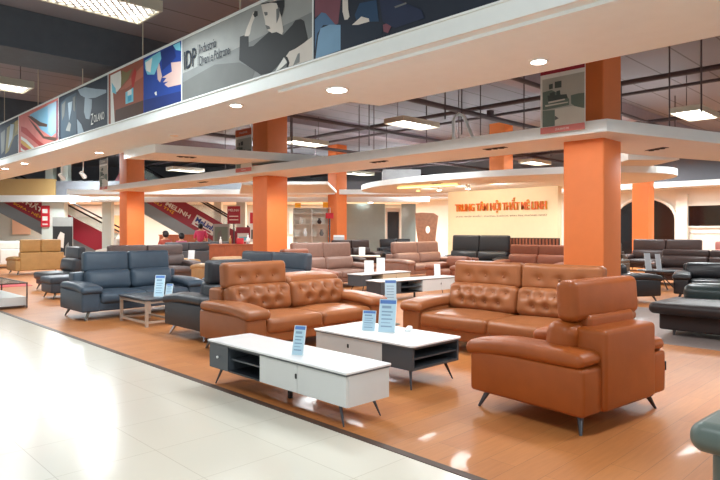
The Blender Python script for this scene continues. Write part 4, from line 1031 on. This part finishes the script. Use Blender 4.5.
# ------------------------------------------------------------------ people
def person(label, loc, rz, topm, seated=False, legm=DARKC, hgt=1.64):
    t = thing('person', label, 'person', loc, rz)
    k = hgt/1.64
    if seated:
        J = {'pel': (0, 0, .52), 'spi': (0, .02, .72), 'che': (0, .03, .92), 'neck': (0, .02, 1.07), 'head': (0, 0, 1.18), 'top': (0, .01, 1.28)}
        for s, n in ((-1, 'l'), (1, 'r')):
            J.update({'hip'+n: (s*.09, -.02, .50), 'kne'+n: (s*.11, -.42, .50), 'ank'+n: (s*.11, -.42, .09), 'toe'+n: (s*.11, -.55, .04), 'sho'+n: (s*.17, .03, 1.0), 'elb'+n: (s*.22, -.03, .75), 'wri'+n: (s*.14, -.25, .66), 'han'+n: (s*.10, -.33, .63)})
    else:
        J = {'pel': (0, 0, .88), 'spi': (0, .01, 1.05), 'che': (0, .02, 1.24), 'neck': (0, .01, 1.40), 'head': (0, -.01, 1.50), 'top': (0, 0, 1.6)}
        for s, n in ((-1, 'l'), (1, 'r')):
            J.update({'hip'+n: (s*.09, 0, .84), 'kne'+n: (s*.1, -.02, .47), 'ank'+n: (s*.1, .01, .08), 'toe'+n: (s*.11, -.12, .04), 'sho'+n: (s*.17, .02, 1.32), 'elb'+n: (s*.23, .03, 1.05), 'wri'+n: (s*.2, -.12, .95), 'han'+n: (s*.18, -.2, .95)})
    rad = {'pel': .13, 'spi': .115, 'che': .13, 'neck': .05, 'head': .085, 'top': .07, 'hip': .085, 'kne': .058, 'ank': .04, 'toe': .035, 'sho': .058, 'elb': .042, 'wri': .03, 'han': .032}
    names = list(J); idx = {n: i for i, n in enumerate(names)}
    E = [('pel', 'spi'), ('spi', 'che'), ('che', 'neck'), ('neck', 'head'), ('head', 'top')]
    for n in 'lr': E += [('pel', 'hip'+n), ('hip'+n, 'kne'+n), ('kne'+n, 'ank'+n), ('ank'+n, 'toe'+n), ('che', 'sho'+n), ('sho'+n, 'elb'+n), ('elb'+n, 'wri'+n), ('wri'+n, 'han'+n)]
    fi = []
    vs = [J[n] for n in names]; ed = [(idx[a], idx[b]) for a, b in E]; rr = [rad.get(n, rad.get(n[:-1])) for n in names]
    for s, n in ((-1, 'l'), (1, 'r')):           # five short fingers on each hand
        hx, hy, hz = J['han'+n]
        for q, (ox, ln) in enumerate(((-.032, .07), (-.012, .09), (.01, .085), (.03, .065))):
            vs.append((hx+ox*s, hy-.03, hz)); rr.append(.009); vs.append((hx+ox*s, hy-.03-ln*.5, hz-.01)); rr.append(.008); vs.append((hx+ox*s, hy-.03-ln*.8, hz-.035)); rr.append(.007)
            b = len(vs); ed += [(idx['han'+n], b-3), (b-3, b-2), (b-2, b-1)]
        vs.append((hx-.05*s, hy-.02, hz-.005)); rr.append(.01); vs.append((hx-.06*s, hy-.06, hz-.02)); rr.append(.009); b = len(vs); ed += [(idx['wri'+n], b-2), (b-2, b-1)]
    vs = [(x*k, y*k, z*k) for x, y, z in vs]
    def skinned(name, V, Ed, Rr, m, root, sub=1):
        me = bpy.data.meshes.new(name); me.from_pydata(V, Ed, []); me.materials.append(m)
        o = bpy.data.objects.new(name, me); COL.objects.link(o); o.parent = t
        md = o.modifiers.new('skin', 'SKIN'); md.use_smooth_shade = True
        if not me.skin_vertices: return o
        for i, sv in enumerate(me.skin_vertices[0].data): sv.radius = (Rr[i]*k, Rr[i]*k); sv.use_root = (i == root)
        s = o.modifiers.new('sub', 'SUBSURF'); s.levels = sub; s.render_levels = sub
        return o
    skinned('body', vs, ed, rr, SKIN, 0)
    cn = ['pel', 'spi', 'che']; V = [J['pel'], J['spi'], J['che']]+[(J['neck'][0], J['neck'][1], J['neck'][2]-.05)]; Ed = [(0, 1), (1, 2), (2, 3)]; Rr = [.155, .14, .15, .07]
    for n in 'lr':
        V += [J['sho'+n], J['elb'+n]]; Rr += [.072, .056]; b = len(V); Ed += [(2, b-2), (b-2, b-1)]
    skinned('shirt', [tuple(c*k for c in v) for v in V], Ed, Rr, topm, 0)
    V = [J['pel']]; Ed = []; Rr = [.148]
    for n in 'lr':
        V += [J['hip'+n], J['kne'+n], (J['ank'+n][0], J['ank'+n][1], J['ank'+n][2]+.03)]; Rr += [.1, .075, .06]; b = len(V); Ed += [(0, b-3), (b-3, b-2), (b-2, b-1)]
    skinned('trousers', [tuple(c*k for c in v) for v in V], Ed, Rr, legm, 0)
    hd = Vector(J['head'])*k
    MB().cush((hd.x, hd.y+.028, hd.z+.045), (.098*k, .095*k, .115*k), .09*k, seg=(1, 1, 1), arc=4, fn=lambda p, u: (p.x, p.y+(.0 if p.z > .03 else .02), p.z)).build('hair', HAIR, t)
    f = MB()
    f.cush((hd.x, hd.y-.10*k, hd.z-.005), (.012, .016, .022), .01, seg=(1, 1, 1), arc=2); f.build('nose', SKIN, t)
    for s in (-1, 1): MB().cush((hd.x+s*.032, hd.y-.082*k, hd.z+.022), (.013, .008, .007), .006, seg=(1, 1, 1), arc=2).build('eye', HAIR, t)
    MB().cush((hd.x, hd.y-.08*k, hd.z-.048), (.024, .008, .007), .006, seg=(1, 1, 1), arc=2).build('mouth', ROSEC, t)
    for s in (-1, 1): MB().cush((hd.x+s*.092, hd.y+.01, hd.z), (.01, .02, .03), .009, seg=(1, 1, 1), arc=2).build('ear', SKIN, t)
    return t
person('person in a bright pink top standing before the red escalator', (12.25, 21.6, 0), R(140), PINKC, hgt=1.7)
person('person in a rose top sitting on the grey sofa', (10.35, 19.62, 0), R(180), ROSEC, True)
person('person in a rust red top sitting on the grey sofa near the farthest column', (9.75, 19.62, 0), R(180), RUSTC, True, hgt=1.74)

# ------------------------------------------------------------------ world and view
w = bpy.data.worlds.new('world'); sc.world = w; w.use_nodes = True
w.node_tree.nodes['Background'].inputs[0].default_value = (.93, .98, 1, 1)
w.node_tree.nodes['Background'].inputs[1].default_value = .6
sc.view_settings.view_transform = 'Standard'; sc.view_settings.look = 'None'; sc.view_settings.gamma = 1
sc.view_settings.use_curve_mapping = False
sc.view_settings.exposure = 0.40
